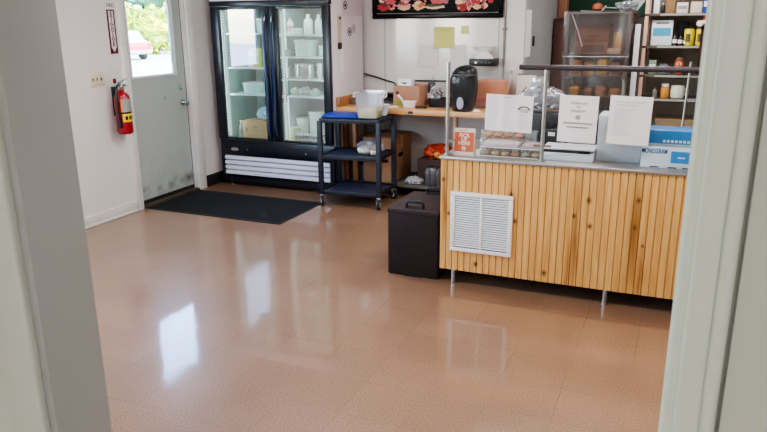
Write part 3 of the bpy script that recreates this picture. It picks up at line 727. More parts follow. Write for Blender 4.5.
tag(B().box(-.07, .07, -.045, .045, 0, .006, .002).box(-.02, .05, -.03, .03, .006, .012, .002).build('paper_scrap', M_paper, loc=(-2.67, 6.40, BZ), rot=(0, 0, .3)), 'white paper scrap lying flat before the brown box on the bench', 'paper')
t = thing('steel_shaker', 'dark steel shaker with a white label behind the bench clutter', 'shaker', (-2.375, 6.76, BZ))
B().lathe([(.045, 0), (.046, .01), (.046, .19), (.04, .2), (.038, .22), (.02, .228)], seg=24).build('shaker_wall', mat('dark steel', (74, 72, 76), .3, .6), t)
arc_patch(.0468, -PI*.9, -PI*.2, .05, .12, 12).build('paper_label', M_paper, t)
B().tube([(0, 0, .22), (.01, -.005, .26), (.02, -.01, .31)], .004, 6).build('straw', M_steel, t)
t = thing('black_tray', 'shallow black bin on the bench holding a crumpled foil bag', 'tray', (-2.235, 6.62, BZ))
B().loft([(0, 0, 0, .10, .09, 6), (.08, 0, 0, .115, .10, 6), (.082, 0, 0, .108, .094, 6), (.01, 0, 0, .095, .085, 6)], 32).build('bin_wall', M_black, t)
tag(B().blob((0, 0, .055), (.055, .05, .065), .3, 3.5, 4, 12, flat=-.9).build('foil_bag', mat('foil', (186, 182, 184), .3, .4, col2=(130, 122, 122), vscale=30), loc=(-2.27, 6.60, BZ+.0828)), 'crumpled silver foil bag sitting on the black bin', 'bag')
t = thing('napkin_holder', 'tall black holder on the bench just before the black oval dispenser', 'holder', (-2.06, 6.72, BZ))
B().box(-.045, .045, -.06, .06, 0, .2, .01).build('holder_body', M_black, t)
B().box(-.035, .035, -.062, -.06, .03, .17, .001).build('holder_face', M_blackgloss, t)
q = B().box(-.06, .05, -.03, .03, 0, .018, .005)
tag(q.build('remote', M_black, loc=(-2.36, 6.42, BZ), rot=(0, 0, .15)), 'small black remote lying on the bench beside the paper tray', 'remote')
# black oval dispenser
t = thing('soap_dispenser', 'glossy black egg-shaped dispenser with a grey oval window on the bench', 'dispenser', (-1.915, 6.36, BZ))
B().loft([(0, 0, 0, .085, .09, 2.6), (.012, 0, 0, .098, .10, 2.6), (.08, 0, 0, .113, .115, 2.6), (.16, 0, 0, .124, .125, 2.6), (.24, 0, 0, .130, .13, 2.6), (.30, 0, 0, .126, .13, 2.6), (.36, .006, 0, .115, .12, 2.4), (.395, .015, 0, .095, .105, 2.3), (.42, .025, 0, .062, .075, 2.2), (.43, .03, 0, .02, .03, 2)], 32).build('housing', M_blackgloss, t)
B().loft([(.338, .004, -.003, .117, .122, 2.5), (.343, .004, -.003, .1185, .1235, 2.5), (.348, .004, -.003, .117, .122, 2.5)], 32).build('seam_band', mat('dark grey plastic', (52, 52, 56), .3), t)
q = B().loft([(0, 0, 0, .034, .06, 2.4), (.01, 0, 0, .03, .055, 2.4)], 24)
q.build('sight_window', mat('grey window', (150, 152, 162), .25), t, loc=(.0, -.112, .085), rot=(PI/2, 0, 0))
for x, w in ((-.06, .022), (.02, .026)):
    q = B().loft([(0, 0, 0, w, .034, 2.2), (.004, 0, 0, w*.8, .028, 2.2)], 16)
    q.build('button', mat('glossy button', (96, 96, 102), .12, .3), t, loc=(x, -.122, .295), rot=(PI/2, 0, 0))
tag(B().blob((0, 0, .012), (.035, .02, .016), .25, 3, 3, 8, flat=-.75).build('tissue', M_paper, loc=(-1.76, 6.275, BZ)), 'small crumpled white tissue at the foot of the black dispenser', 'tissue')
# clear bin of orange stock
t = thing('storage_bin', 'clear plastic bin filled with orange packets on the bench', 'bin', (-1.73, 6.74, BZ))
q = B().loft([(0, 0, 0, .155, .14, 8), (.01, 0, 0, .158, .142, 8), (.36, 0, 0, .19, .165, 8)], 36, True, False); q.build('bin_wall', M_clear, t)
B().box(-.148, .148, -.125, .125, .006, .09, .01).build('red_packets', mat('red orange', (176, 84, 58), .5), t)
B().box(-.152, .152, -.13, .13, .092, .262, .012).build('orange_packets', mat('orange packet', (214, 124, 66), .5, var=.12, vscale=9), t)
# leaning card with a mark
t = thing('price_card', 'white card with a dark slanted mark leaning at the bench end', 'card', (-1.43, 6.80, BZ), 0)
B().prism([(-.095, 0, 0), (-.095, .004, 0), (-.095, .08, .32), (-.095, .076, .32)], (.19, 0, 0)).build('card_face', M_paper, t)
B().prism([(-.035, .036, .145), (-.02, .036, .145), (.015, .05, .20), (.005, .05, .20)], (0, -.004, .001)).build('slanted_mark', M_inkdark, t)
B().box(-.09, .09, .070, .0735, .308, .323).build('edge_print', M_ink, t)
# under the bench
t = thing('cardboard_box', 'large brown cardboard box with a hand hole on the low shelf under the bench', 'box', (-2.83, 6.66, .131))
B().box(-.16, .16, -.275, .275, 0, .46, .003).build('box_body', mat('box brown', (186, 138, 100), .8, var=.1, vscale=7), t)
q = B()
q.box(.03, .12, -.277, -.2745, .21, .245, .001).box(.1595, .1615, -.10, .03, .24, .28, .0005)
q.build('hand_hole', M_dark, t)
B().box(-.16, .16, -.03, .03, .46, .4612).box(.1602, .1608, -.03, .03, .33, .46).build('tape', mat('packing tape', (190, 160, 120), .3), t)
t = thing('milk_crate', 'grey plastic crate on the low shelf beside the big cardboard box', 'crate', (-3.10, 6.56, .131))
q = B()
for x in (-.095, .087): q.box(x, x+.008, -.1, .1, 0, .24, .002)
for yy in (-.1, .092): q.box(-.087, .087, yy, yy+.008, 0, .15, .002).box(-.087, .087, yy, yy+.008, .215, .24, .002)
for k in range(6): q.box(-.085+k*.033, -.08+k*.033, -.1, -.094, .15, .215)
q.box(-.087, .087, -.092, .092, 0, .008)
q.build('crate_wall', mat('crate grey', (104, 104, 112), .5), t)
t = thing('storage_carton', 'dark brown carton under the bench carrying the orange bag', 'box', (-2.24, 6.72, .131))
B().box(-.2, .2, -.2, .2, 0, .245, .004).build('carton_body', mat('dark carton', (74, 54, 48), .8), t)
B().box(-.19, .19, -.03, .03, .245, .2462).build('tape', mat('brown tape', (96, 72, 60), .4), t)
t = thing('orange_bag', 'crumpled orange bag lying on the dark carton under the bench', 'bag', (-2.24, 6.64, .3775))
B().blob((0, 0, .06), (.15, .12, .09), .22, 3.2, 4, 21, flat=-.66).build('bag_skin', mat('orange bag', (206, 78, 34), .4, col2=(150, 40, 24), vscale=18), t)
B().blob((.02, -.11, .05), (.05, .012, .03), .2, 3, 2, 3).build('bag_print', mat('bag print', (228, 150, 60), .4), t)
t = thing('bottle_pack', 'shrink-wrapped pack of water bottles under the bench', 'bottle pack', (-2.235, 6.45, .131))
for r in range(2):
    for k in range(3):
        B().lathe([(.025, 0), (.028, .01), (.028, .06), (.026, .065), (.028, .07), (.028, .135), (.012, .165), (.012, .185)], -.058+k*.058, -.03+r*.058, 14).build('bottle', glass('water bottle', (220, 224, 230), .12, .1, .4, (200, 204, 214)), t)
B().box(-.09, .09, -.062, .062, .001, .19, .012).build('wrap', M_film, t)
t = thing('crumpled_bag', 'crumpled white plastic bag on the low shelf beside the bottle pack', 'bag', (-2.45, 6.46, .131))
B().blob((0, 0, .03), (.085, .055, .04), .3, 4, 4, 31, flat=-.72).build('bag_skin', mat('white bag', (206, 204, 206), .5, col2=(150, 146, 148), vscale=25), t)

# ================================================================== back wall things
# framed food poster (bottom edge at z 1.765)
t = thing('food_poster', 'wide black-framed poster of meats and flowers high on the back wall', 'poster', (-2.425, BY-.03, 1.765))
B().box(-.71, .71, 0, .025, 0, .05, .008).box(-.71, .71, 0, .025, .62, .67, .008).box(-.71, -.665, 0, .025, .05, .62, .006).box(.665, .71, 0, .025, .05, .62, .006).build('frame', M_blackgloss, t)
B().box(-.665, .665, .012, .02, .05, .62).build('print', mat('poster black', (16, 11, 13), .7, col2=(10, 28, 28), vscale=6, spec=.2), t)
B().box(-.66, .66, .0105, .012, .0515, .0545).build('print_border', mat('thin line', (190, 180, 176), .5), t)
random.seed(11)
PC = [(186, 52, 52), (214, 96, 104), (226, 140, 150), (196, 70, 84), (232, 190, 150), (238, 214, 180), (160, 40, 44), (120, 40, 40), (224, 120, 60), (196, 110, 120), (90, 70, 40)]
pm = [mat('poster tone %d' % i, c, .6, var=.22, vscale=55) for i, c in enumerate(PC)]
NDISC = [0]
def disc(cx, cz, rx, rz, mi, layer):
    q.mi = mi; NDISC[0] += 1
    n = 14; q.poly([(cx+rx*math.cos(2*PI*k/n)*(1+.18*math.sin(3*k+cx*40)), .0112-NDISC[0]*.00004, cz+rz*math.sin(2*PI*k/n)*(1+.18*math.cos(2*k+cz*40))) for k in range(n)])
q = B()
for (cx, cz, rx, rz, mi) in [(-.58, .12, .075, .04, 0), (-.565, .15, .05, .03, 7), (-.50, .20, .07, .06, 1), (-.60, .20, .035, .04, 5), (-.35, .13, .085, .03, 2), (-.34, .17, .05, .035, 3), (-.33, .22, .075, .06, 2), (-.345, .105, .07, .02, 4),
                             (-.18, .13, .07, .045, 4), (-.16, .14, .04, .03, 8), (-.19, .16, .03, .02, 5), (-.2, .23, .08, .05, 10), (-.01, .115, .11, .022, 5), (-.02, .13, .1, .015, 10), (.02, .19, .08, .05, 1), (0, .24, .09, .05, 3),
                             (.10, .2, .05, .06, 9), (.30, .12, .07, .05, 6), (.27, .19, .06, .05, 4), (.25, .155, .04, .02, 5), (.36, .15, .035, .06, 2), (.355, .1, .02, .03, 2), (.34, .22, .05, .05, 1), (.44, .11, .05, .025, 4), (.43, .16, .05, .03, 0), (.47, .21, .06, .04, 3), (.52, .12, .03, .03, 4), (.5, .18, .035, .03, 5), (.58, .17, .03, .03, 0), (.6, .23, .04, .05, 6)]:
    disc(cx, cz, rx, rz, mi, 1)
for i in range(130):
    cx = random.uniform(-.62, .62); cz = random.uniform(.28, .6)
    disc(cx, cz, random.uniform(.02, .06), random.uniform(.02, .05), random.randrange(len(PC)), 2+i % 3)
for i in range(70):
    cx = random.choice([random.uniform(.22, .56), random.uniform(-.62, -.1)]); cz = random.uniform(.09, .26)
    disc(cx, cz, random.uniform(.008, .02), random.uniform(.006, .016), random.randrange(len(PC)), 5+i % 3)
q.build('pictured_food', pm, t)
def wall_sheet(name, label, cat, x0, x1, z0, z1, m, curl=0.0, yy=BY-.0035):
    q = B(); n = 6
    for i in range(n):
        za, zb = z0+(z1-z0)*i/n, z0+(z1-z0)*(i+1)/n
        ya, yb = yy-.001-curl*(1-i/n)**2, yy-.001-curl*(1-(i+1)/n)**2
        q.poly([(x0, ya, za), (x1, ya, za), (x1, yb, zb), (x0, yb, zb)])
    return tag(q.build(name, m), label, cat)
wall_sheet('hanging_note', 'large yellow paper square taped to the back wall below the poster', 'paper', -2.445, -2.222, 1.468, 1.68, mat('yellow paper', (206, 204, 122), .75, var=.06), .012)
wall_sheet('hanging_note', 'small pale yellow square on the back wall below the poster', 'paper', -2.15, -2.07, 1.61, 1.69, mat('pale yellow square', (214, 210, 150), .75), .006)  # small pale yellow square set against the wall panel
wall_sheet('hanging_note', 'faint white sheet on the back wall below the yellow square', 'paper', -2.62, -2.395, 1.275, 1.50, mat('paper pale', (214, 211, 211), .8), .008)
wall_sheet('hanging_note', 'faint white sheet on the back wall near the black wall box', 'paper', -2.26, -2.09, 1.285, 1.50, mat('paper pale', (214, 211, 211), .8), .008)
pts = [(-3.24, 6.975, 1.19), (-3.15, 6.98, 1.168), (-3.06, 6.98, 1.146), (-2.97, 6.98, 1.118), (-2.89, 6.98, 1.10), (-2.84, 6.95, 1.06), (-2.81, 6.9, 1.0)]
tag(B().tube(pts, .008, 8).build('power_cord', M_black), 'black power cord drooping along the back wall from behind the fridge', 'cord')
tag(B().tube([(-2.80, 6.985, 1.112), (-2.6, 6.985, 1.128), (-2.3, 6.985, 1.132), (-2.02, 6.985, 1.13)], .007, 8).build('power_cord', M_black), 'thin dark cord running level along the back wall above the bench', 'cord')
t = thing('wall_conduit', 'thin grey metal conduit pipe running up the back wall', 'conduit', (-1.695, BY-.014, 0))
B().cyl((0, 0, .92), (0, 0, 2.74), .011, 12).build('pipe', mat('conduit grey', (134, 128, 124), .4, .4), t)
B().box(-.022, .022, -.013, .013, 1.645, 1.668, .003).build('pipe_clip', mat('clip grey', (120, 116, 112), .4, .4), t)
t = thing('wall_mounted_box', 'black box with a small white dial mounted on the back wall above the bench', 'device', (-1.876, 6.90, 1.30))
B().box(-.133, .133, -.08, .098, 0, .072, .008).build('housing', M_black, t)
B().cyl((-.06, -.08, .036), (-.06, -.086, .036), .012, 16).build('dial', M_white, t)
for x in (.0, .04, .08): B().box(x-.01, x+.01, -.0825, -.08, .026, .046).build('button', mat('grey button', (70, 70, 74), .4), t)
t = thing('paper_cone', 'pinched white paper bag standing on the black wall box', 'paper bag', (-1.876, 6.89, 1.373))
B().loft([(0, 0, 0, .10, .05, 2.6), (.03, 0, 0, .085, .03, 2.4), (.06, 0, 0, .05, .015, 2.2), (.085, 0, 0, .09, .02, 2.4), (.115, 0, 0, .12, .03, 2.6)], 24).build('bag_skin', mat('paper bag white', (214, 208, 206), .8), t)
# on the grey return wall
tag(B().box(0, .002, 7.05, 7.31, 1.38, 1.84).build('hanging_note', M_paper, loc=(RETX, 0, 0)), 'tall white paper sheet pinned on the grey return wall', 'paper')
tag(B().box(0, .012, 7.41, 7.47, 1.48, 1.58, .003).build('wall_switch', M_black, loc=(RETX, 0, 0)), 'small black switch on the grey return wall', 'switch')

# ================================================================== insulated carrier box
M_carrier = mat('brown carrier plastic', (44, 35, 33), .6, spec=.2, var=.08, vscale=4, bump=.06, bscale=120)
t = thing('food_carrier', 'dark brown insulated food carrier on the floor beside the wooden counter', 'food carrier', (-1.625, 4.52, 0))
b = B()
b.box(-.192, .185, -.258, .26, .0, .47, .012, 3)
b.build('carrier_body', M_carrier, t)
B().prism([(-.07, -.259, 0), (-.05, -.259, .016), (.05, -.259, .016), (.07, -.259, 0)], (0, -.002, 0)).build('foot_notch', M_dark, t)
B().box(-.196, .19, -.262, .264, .455, .492, .01, 3).build('lid', mat('brown carrier lid', (58, 47, 45), .6, spec=.2, var=.08, vscale=4), t)
for yy in (-.225, .20):
    q = B().tube([(-.062, yy, .49), (-.062, yy, .525), (-.05, yy, .54), (.05, yy, .54), (.062, yy, .525), (.062, yy, .49)], .011, 8)
    q.build('handle', M_black, t)
    B().box(-.05, .05, yy-.012, yy-.008, .494, .512).build('handle_plate', mat('plate brown', (46, 40, 40), .4), t)

# ================================================================== display counter
CX0, CX1, CY0, CT_ = -1.422, .72, 4.235, .886
cn = thing('display_counter', 'service counter faced with knotty pine beadboard and a metal ledge', 'counter', (0, 0, 0))
pw = .0435; b = B(); n = int((CX1-CX0)/pw)
prof = []
for i in range(n+1):
    x = CX0+i*pw; e = min(x+pw, CX1)
    prof += [(x+.0, CY0+.009), (x+.0028, CY0+.009), (x+.005, CY0), (e-.0025, CY0), (e, CY0+.009)] if e-x > .012 else []
cl = []
for p in prof:
    if not cl or p[0]-cl[-1][0] > 1e-6: cl.append(p)
x_end = cl[-1][0]
b.prism([(x, y, .104) for x, y in cl]+[(x_end, CY0+.02, .104), (CX0, CY0+.02, .104)], (0, 0, .764))
b.build('front_panel', pine_mat(), cn)
B().box(CX0, CX0+.02, CY0+.021, 4.95, .104, .866, .001).box(CX1-.02, CX1, CY0+.021, 4.95, .104, .866).build('side_panel', M_bencho, cn)
B().box(CX0+.021, CX1-.021, 4.60, 4.62, .02, .866).build('shade_panel', M_dark, cn)  # dark sheet standing in for the shade under the counter
B().box(CX0+.021, CX1-.021, CY0+.022, 4.599, .104, .12).build('bottom_board', M_dark, cn)
B().box(CX0-.006, CX1, CY0-.014, 4.97, .867, CT_, .004).build('ledge', M_alu, cn)
for x in (-1.327, -.326, .58):
    B().cyl((x, 4.262, 0), (x, 4.262, .104), .017, 16).cyl((x, 4.262, 0), (x, 4.262, .012), .021, 16).build('leg', M_steel, cn)
g = B().box(-1.345, -.926, CY0-.016, CY0-.0005, .247, .275, .003).box(-1.345, -.926, CY0-.016, CY0-.0005, .628, .657, .003).box(-1.345, -1.315, CY0-.016, CY0-.0005, .275, .628, .003).box(-.956, -.926, CY0-.016, CY0-.0005, .275, .628, .003).box(-1.144, -1.127, CY0-.014, CY0-.0005, .275, .628, .002).build('air_grille', mat('vent white', (236, 232, 226), .4), cn)
q = B()
for k in range(22):
    z = .282+k*.0158
    for xa, xb in ((-1.315, -1.144), (-1.127, -.956)):
        q.prism([(xa, CY0-.012, z), (xa, CY0-.011, z-.001), (xa, CY0-.002, z+.0075), (xa, CY0-.003, z+.0085)], (xb-xa, 0, 0))
q.build('louvers', mat('vent louver', (228, 226, 222), .45), g)
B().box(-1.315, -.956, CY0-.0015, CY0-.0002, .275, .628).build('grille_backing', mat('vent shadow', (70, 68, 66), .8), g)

# sneeze guard
GY = 4.275
sg = thing('sneeze_guard', 'glass sneeze guard on steel posts with a dark top rail along the counter', 'sneeze guard', (0, GY, CT_))
for px, top in ((-1.392, .60), (-.772, .565), (.45, .565)):
    p = B().cyl((px, 0, .001), (px, 0, top), .0125, 16).cyl((px, 0, .001), (px, 0, .012), .026, 20).build('post', M_steel, sg)
    for z in (.10, .46):
        if px < -1 and z > .3: continue
        B().cyl((px-.055 if px > -1 else px, -.002, z), (px+.055, -.002, z), .007, 10).build('clip', M_chrome, p)
B().cyl((-.935, 0, .578), (.70, 0, .578), .0165, 18).build('top_rail', mat('dark rail', (66, 58, 62), .4, .3), sg)
for xa, xb, top in ((-1.372, -.79, .58), (-.754, .432, .56)):
    B().poly([(xa, .0, .03), (xb, .0, .03), (xb, .0, top), (xa, .0, top)]).build('glass_panel', glass('guard glass', (250, 252, 250), refl=.045), sg)

# papers taped behind the glass (y just in front of the glass)
PY_ = GY-.012
def sheet(name, label, cat, c, w, h, tilt, m=M_paper):
    t = thing(name, label, cat, c, 0, None, (0, tilt, 0))
    q = B(); nn = 8
    for i in range(nn):
        xa, xb = -w/2+w*i/nn, -w/2+w*(i+1)/nn
        ya, yb = -.004*math.sin(PI*i/nn), -.004*math.sin(PI*(i+1)/nn)
        q.poly([(xa, ya, -h/2), (xb, yb, -h/2), (xb, yb, h/2), (xa, ya, h/2)])
    q.build('page', m, t)
    return t
def lines(t, rows, m, name='printed_lines'):
    q = B()
    for (x0, x1, z, th) in rows:
        x = x0
        while x < x1-.002:
            w = min(random.uniform(.006, .022), x1-x); q.poly([(x, -.0065, z-th/2), (x+w, -.0065, z-th/2), (x+w, -.0065, z+th/2), (x, -.0065, z+th/2)]); x += w+.003
    return q.build(name, m, t)
random.seed(5)
t = sheet('menu_sheet', 'wide white three-column menu sheet taped to the sneeze guard above the pastries', 'paper', (-.988, PY_, 1.18), .298, .228, math.radians(1.5))
M_ink2 = mat('faint ink', (190, 186, 190), .8)
rows = []
for c in (-.135, -.035):
    for k in range(17): rows.append((c, c+random.uniform(.04, .075), .095-k*.0115, .0028))
for k in range(9): rows.append((.06+random.uniform(0, .012), .125-random.uniform(0, .012), .0-k*.0115, .003))
lines(t, rows, M_ink2)
lines(t, [(.062, .125, .028, .005), (.068, .12, .016, .005), (-.04, .02, .1, .004)], M_ink, 'heading_lines')
q = B()
for k in range(9):
    a = PI*(.18+.64*k/8); cx, cz = .094+.042*math.cos(a), .012+.036*math.sin(a)
    q.box(cx-.0035, cx+.0035, -.0072, -.0064, cz-.004, cz+.004)
q.build('arched_heading', M_inkdark, t)
t = sheet('social_notice', 'white notice with centred printed lines taped to the sneeze guard, middle sheet', 'notice', (-.567, PY_, 1.163), .228, .282, math.radians(1.0))
M_ink3 = mat('brown grey ink', (158, 134, 136), .8)
for s, z in (('Follow us', .098), ('on', .075), ('Instagram', .052)):
    text(s, .024, M_ink3, t, (0, -.0066, z), FY)
B().tube([(-.012, -.0066, .004), (-.012, -.0066, .022), (.012, -.0066, .022), (.012, -.0066, .004)], .002, 6, True).tube([(.006*math.cos(a*PI/5), -.0066, .013+.006*math.sin(a*PI/5)) for a in range(10)], .0015, 6, True).build('camera_mark', M_ink3, t)
lines(t, [(-.085, .085, -.024, .009), (-.06, .065, -.048, .009)], M_ink3, 'handle_lines')
t = sheet('price_list', 'white typed list taped to the sneeze guard, the sheet farthest along the counter', 'notice', (-.272, PY_, 1.168), .236, .285, math.radians(1.2))
lines(t, [(-.08, .08, .108, .005), (-.08, .04, .09, .005)], M_ink2, 'heading_lines')
lines(t, [(-.09, random.uniform(-.03, .02), .072-k*.011, .0028) for k in range(15)], M_ink2)

# things standing on the counter
t = thing('pickup_sign', 'small orange pick up here sign standing at the end of the counter', 'sign', (-1.288, 4.305, CT_), .0, None, (-.10, 0, 0))
B().box(-.07, .07, 0, .004, 0, .178, .001).build('acrylic_frame', mat('sign margin', (226, 206, 190), .3), t)
B().box(-.066, .066, -.001, .0, .025, .152).build('print', mat('sign orange', (206, 92, 48), .5), t)
B().box(-.04, .02, -.001, .0, .162, .166).build('margin_print', M_ink, t)
for s, z in (('PICK', .130), ('UP', .105), ('HERE', .080)):
    text(s, .034, mat('sign lettering', (244, 228, 214), .5), t, (0, -.0016, z), FY, bold=.0006)
q = B()
for k in range(6):
    a = k*PI/3; q.poly([(.004*math.cos(a)+.012*math.cos(a+u), -.0016-.0001*k, .047+.004*math.sin(a)+.012*math.sin(a+u)) for u in (-.4, 0, .4)]+[(0, -.0016-.0001*k, .047)])
q.build('emblem', mat('sign lettering', (244, 228, 214), .5), t)
B().box(-.07, .07, .004, .07, 0, .003).build('foot_plate', M_clear, t)

M_pink = mat('pink icing', (222, 196, 200), .5, var=.08, vscale=25)
def pastry_box(name, label, x, y, z, w, d, h, top=True, m_in=None, seed=0, sprinkles=False):
    t = thing(name, label, 'pastry box', (x, y, z))
    B().box(-w/2, w/2, -d/2, d/2, 0, .006, .002).build('tray_base', mat('tray foil', (206, 196, 190), .4), t)
    B().box(-w/2, w/2, -d/2, d/2, .0065, h, .006).build('clear_lid', M_clear, t)
    random.seed(seed); nx = max(2, int(w/.062)); ny = max(1, int(d/.065))
    cols = [(206, 158, 106), (190, 134, 84), (214, 178, 130), (168, 108, 66)]
    for i in range(nx):
        for j in range(ny):
            cx = -w/2+(i+.5)*w/nx; cy = -d/2+(j+.5)*d/ny; r = min(w/nx, d/ny)*.44
            mm = mat('pastry %d' % random.randrange(4), cols[random.randrange(4)], .6, var=.3, vscale=30) if not m_in else m_in
            B().tube([(cx+r*.6*math.cos(a*PI/6), cy+r*.6*math.sin(a*PI/6), .0065+r*.45) for a in range(12)], r*.42, 8, True).build('doughnut', mm, t)
    return t
pastry_box('pastry_tray', 'clear lidded tray of brown doughnuts at the counter front, lowest pastry tray', -1.055, 4.40, CT_, .26, .15, .058, seed=2)
pastry_box('pastry_tray', 'clear tray of light ring doughnuts beside the brown ones at the counter front', -.855, 4.40, CT_, .125, .15, .058, m_in=mat('pale doughnut', (214, 190, 150), .6, col2=(150, 110, 70), vscale=30), seed=6)
t = thing('iced_cake_box', 'flat pink-iced slab in a clear box on top of the brown doughnut tray', 'pastry box', (-1.055, 4.41, CT_+.0585))
B().box(-.13, .13, -.08, .08, 0, .004, .001).build('tray_base', M_white, t)
B().box(-.12, .12, -.07, .07, .0045, .03, .008).build('iced_slab', M_pink, t)
B().box(-.128, .128, -.078, .078, .0045, .042, .006).build('clear_lid', M_clear, t)
t = thing('iced_cake_box', 'pink speckled iced slab in a clear box on top of the pale doughnut tray', 'pastry box', (-.855, 4.41, CT_+.0585))
B().box(-.062, .062, -.08, .08, 0, .004, .001).build('tray_base', M_white, t)
B().box(-.057, .057, -.07, .07, .0045, .03, .008).build('iced_slab', mat('speckled icing', (228, 204, 204), .5, col2=(150, 110, 116), vscale=70), t)
B().box(-.061, .061, -.078, .078, .0045, .042, .006).build('clear_lid', M_clear, t)
pastry_box('pastry_tray', 'clear tray of mixed small pastries standing behind the pink iced boxes', -1.10, 4.64, CT_, .30, .17, .075, seed=9)
pastry_box('pastry_tray', 'clear tray of mixed small pastries stacked on the tray behind the iced boxes', -1.10, 4.64, CT_+.0755, .29, .16, .06, seed=14)
t = thing('card_tag', 'short white card tag standing next to the pick up sign', 'card', (-1.200, 4.33, CT_))
B().box(-.014, .014, -.004, .004, 0, .042, .001).box(-.014, .014, -.01, .02, 0, .003).build('card_face', M_white, t)
tub('plastic_cup', 'clear plastic cup on the counter under the menu sheet', 'cup', -.91, 4.60, CT_, .085, .085, .13, glass('cup plastic', (235, 236, 240), .12, .1, .35), M_clear, n=2, taper=.8)
# black machine and bag behind the glass post
t = thing('countertop_machine', 'tall black machine with a dull front standing on the counter behind the menu', 'machine', (-.965, 4.83, CT_))
B().box(-.10, .10, -.08, .08, 0, .24, .012).build('housing', mat('charcoal plastic', (50, 50, 54), .5), t)
B().box(-.085, .085, -.083, -.08, .03, .21, .002).build('front_plate', mat('charcoal plate', (60, 60, 64), .35), t)
t = thing('receipt_printer', 'black printer with a small white tag behind the steel guard post', 'printer', (-.79, 4.74, CT_))
B().box(-.065, .065, -.09, .09, 0, .15, .01).box(-.06, .06, -.03, .085, .15, .25, .015).build('housing', M_black, t)
B().box(-.015, .03, -.0915, -.09, .105, .13).build('paper_tag', M_white, t)
B().cyl((.02, -.09, .045), (.02, -.096, .045), .025, 16).build('dial', M_blackgloss, t)
t = thing('plastic_bag', 'bunched clear plastic bags of black items piled behind the guard post', 'bag', (-.885, 4.83, CT_+.2515))
B().blob((0, 0, .07), (.16, .07, .08), .2, 4.4, 4, 41, flat=-.85).blob((-.03, 0, .15), (.06, .05, .08), .2, 4, 3, 44).build('bag_skin', M_bag, t)
B().blob((.02, .0, .055), (.11, .045, .05), .3, 3, 3, 47, flat=-.8).build('bag_contents', mat('bag dark contents', (70, 74, 84), .5), t)
# white appliance and boxes
t = thing('paper_tray', 'low white paper tray with a dark slot behind the middle notice', 'tray', (-.63, 4.46, CT_))
B().box(-.15, .16, -.12, .12, 0, .05, .004).box(-.16, .16, -.10, .12, .067, .075, .002).build('tray_body', mat('tray white cool', (214, 215, 222), .4), t)
B().box(-.15, .13, -.105, .115, .05, .067).build('slot', M_dark, t)
t = thing('white_carton', 'large plain white carton behind the glass, beside the printed boxes', 'box', (-.318, 4.55, CT_))
B().box(-.145, .115, -.12, .12, 0, .285, .003).build('carton_body', mat('cool white card', (198, 202, 210), .6), t)
B().box(-.145, .115, -.02, .02, .285, .2862).build('tape', mat('clear tape', (210, 210, 206), .3), t)
M_bx = mat('cool white box', (214, 220, 228), .5); M_bxb = mat('print blue', (36, 134, 196), .5)
t = thing('printed_box', 'white box with blue lettering on the counter, bottom of the two printed boxes', 'box', (-.02, 4.43, CT_))
B().box(-.175, .20, -.10, .10, 0, .128, .003).build('box_body', M_bx, t)
B().box(-.008, .195, -.1012, -.10, .035, .105).build('blue_panel', M_bxb, t)
text('MONOGRAM', .040, mat('print dark blue', (20, 96, 160), .5), t, (-.100, -.1015, .100), FY, sx=.60, bold=.0012)
B().box(.03, .07, -.1018, -.1012, .064, .072).build('panel_print', M_bx, t)
for xx in (-.12, -.02, .06): B().box(xx, xx+.05, -.1012, -.10, .004, .010).build('base_slot', M_inkdark, t)
t = thing('printed_box', 'bright blue box on the counter, top of the two printed boxes', 'box', (-.02, 4.44, CT_+.1285))
B().box(-.165, .19, -.10, .10, 0, .095, .003).build('box_body', mat('box blue', (30, 118, 182), .45), t)
B().box(-.165, .19, -.1012, -.10, .0, .018).build('lower_band', mat('box grey band', (150, 170, 186), .5), t)
q = B()
for k in range(11): q.box(-.06+k*.022, -.046+k*.022, -.1014, -.10, .026, .04)
q.build('band_print', mat('pale print', (200, 220, 234), .5), t)

# ================================================================== behind the counter: covered rack
rk = thing('bakery_rack', 'tall metal bakery rack wrapped in clear plastic behind the counter', 'rack', (-.715, 6.48, 0))
RW, RD, RH = .250, .27, 1.80
for sx in (-1, 1):
    for sy in (-1, 1):
        B().box(sx*RW-.013, sx*RW+.013, sy*RD-.013, sy*RD+.013, .06, RH, .003).build('post', mat('dull rack metal', (120, 112, 106), .5, .6), rk)
        B().cyl((sx*RW-.012, sy*RD, .035), (sx*RW+.012, sy*RD, .035), .034, 16).build('wheel', M_rubber, rk)
B().box(-RW, RW, -RD, RD, RH-.012, RH, .002).build('top_plate', M_steel, rk)
rz = [.35, .62, .90, 1.08, 1.26, 1.44]
for z in rz:
    q = B()
    for sx in (-1, 1): q.box(sx*(RW-.02)-.012, sx*(RW-.02)+.012, -RD, RD, z-.012, z, .001)
    q.build('runner', M_steel, rk)
q = B()
for (fx0, fy0, fx1, fy1) in ((-1, -1, 1, -1), (1, -1, 1, 1), (-1, 1, -1, -1)):
    nn = 22; rowsn = 14; V = []
    for j in range(rowsn+1):
        row = []
        for i in range(nn+1):
            u = i/nn; x = (fx0+(fx1-fx0)*u)*(RW+.025); y = (fy0+(fy1-fy0)*u)*(RD+.025); z = RH+.012-(RH-.55)*j/rowsn
            nzv = noise.noise(Vector((x*9, y*9, z*3)))*.022
            row.append(q.bm.verts.new((x+(nzv if fx0 == fx1 else 0), y+(nzv if fy0 == fy1 else 0), z)))
        V.append(row)
    for j in range(rowsn):
        for i in range(nn): q.bm.faces.new((V[j][i], V[j][i+1], V[j+1][i+1], V[j+1][i]))
q.poly([(-RW-.025, -RD-.025, RH+.0121), (RW+.025, -RD-.025, RH+.012), (RW+.025, RD+.025, RH+.012), (-RW-.025, RD+.025, RH+.012)])
q.build('plastic_cover', M_film, rk, weld=True)
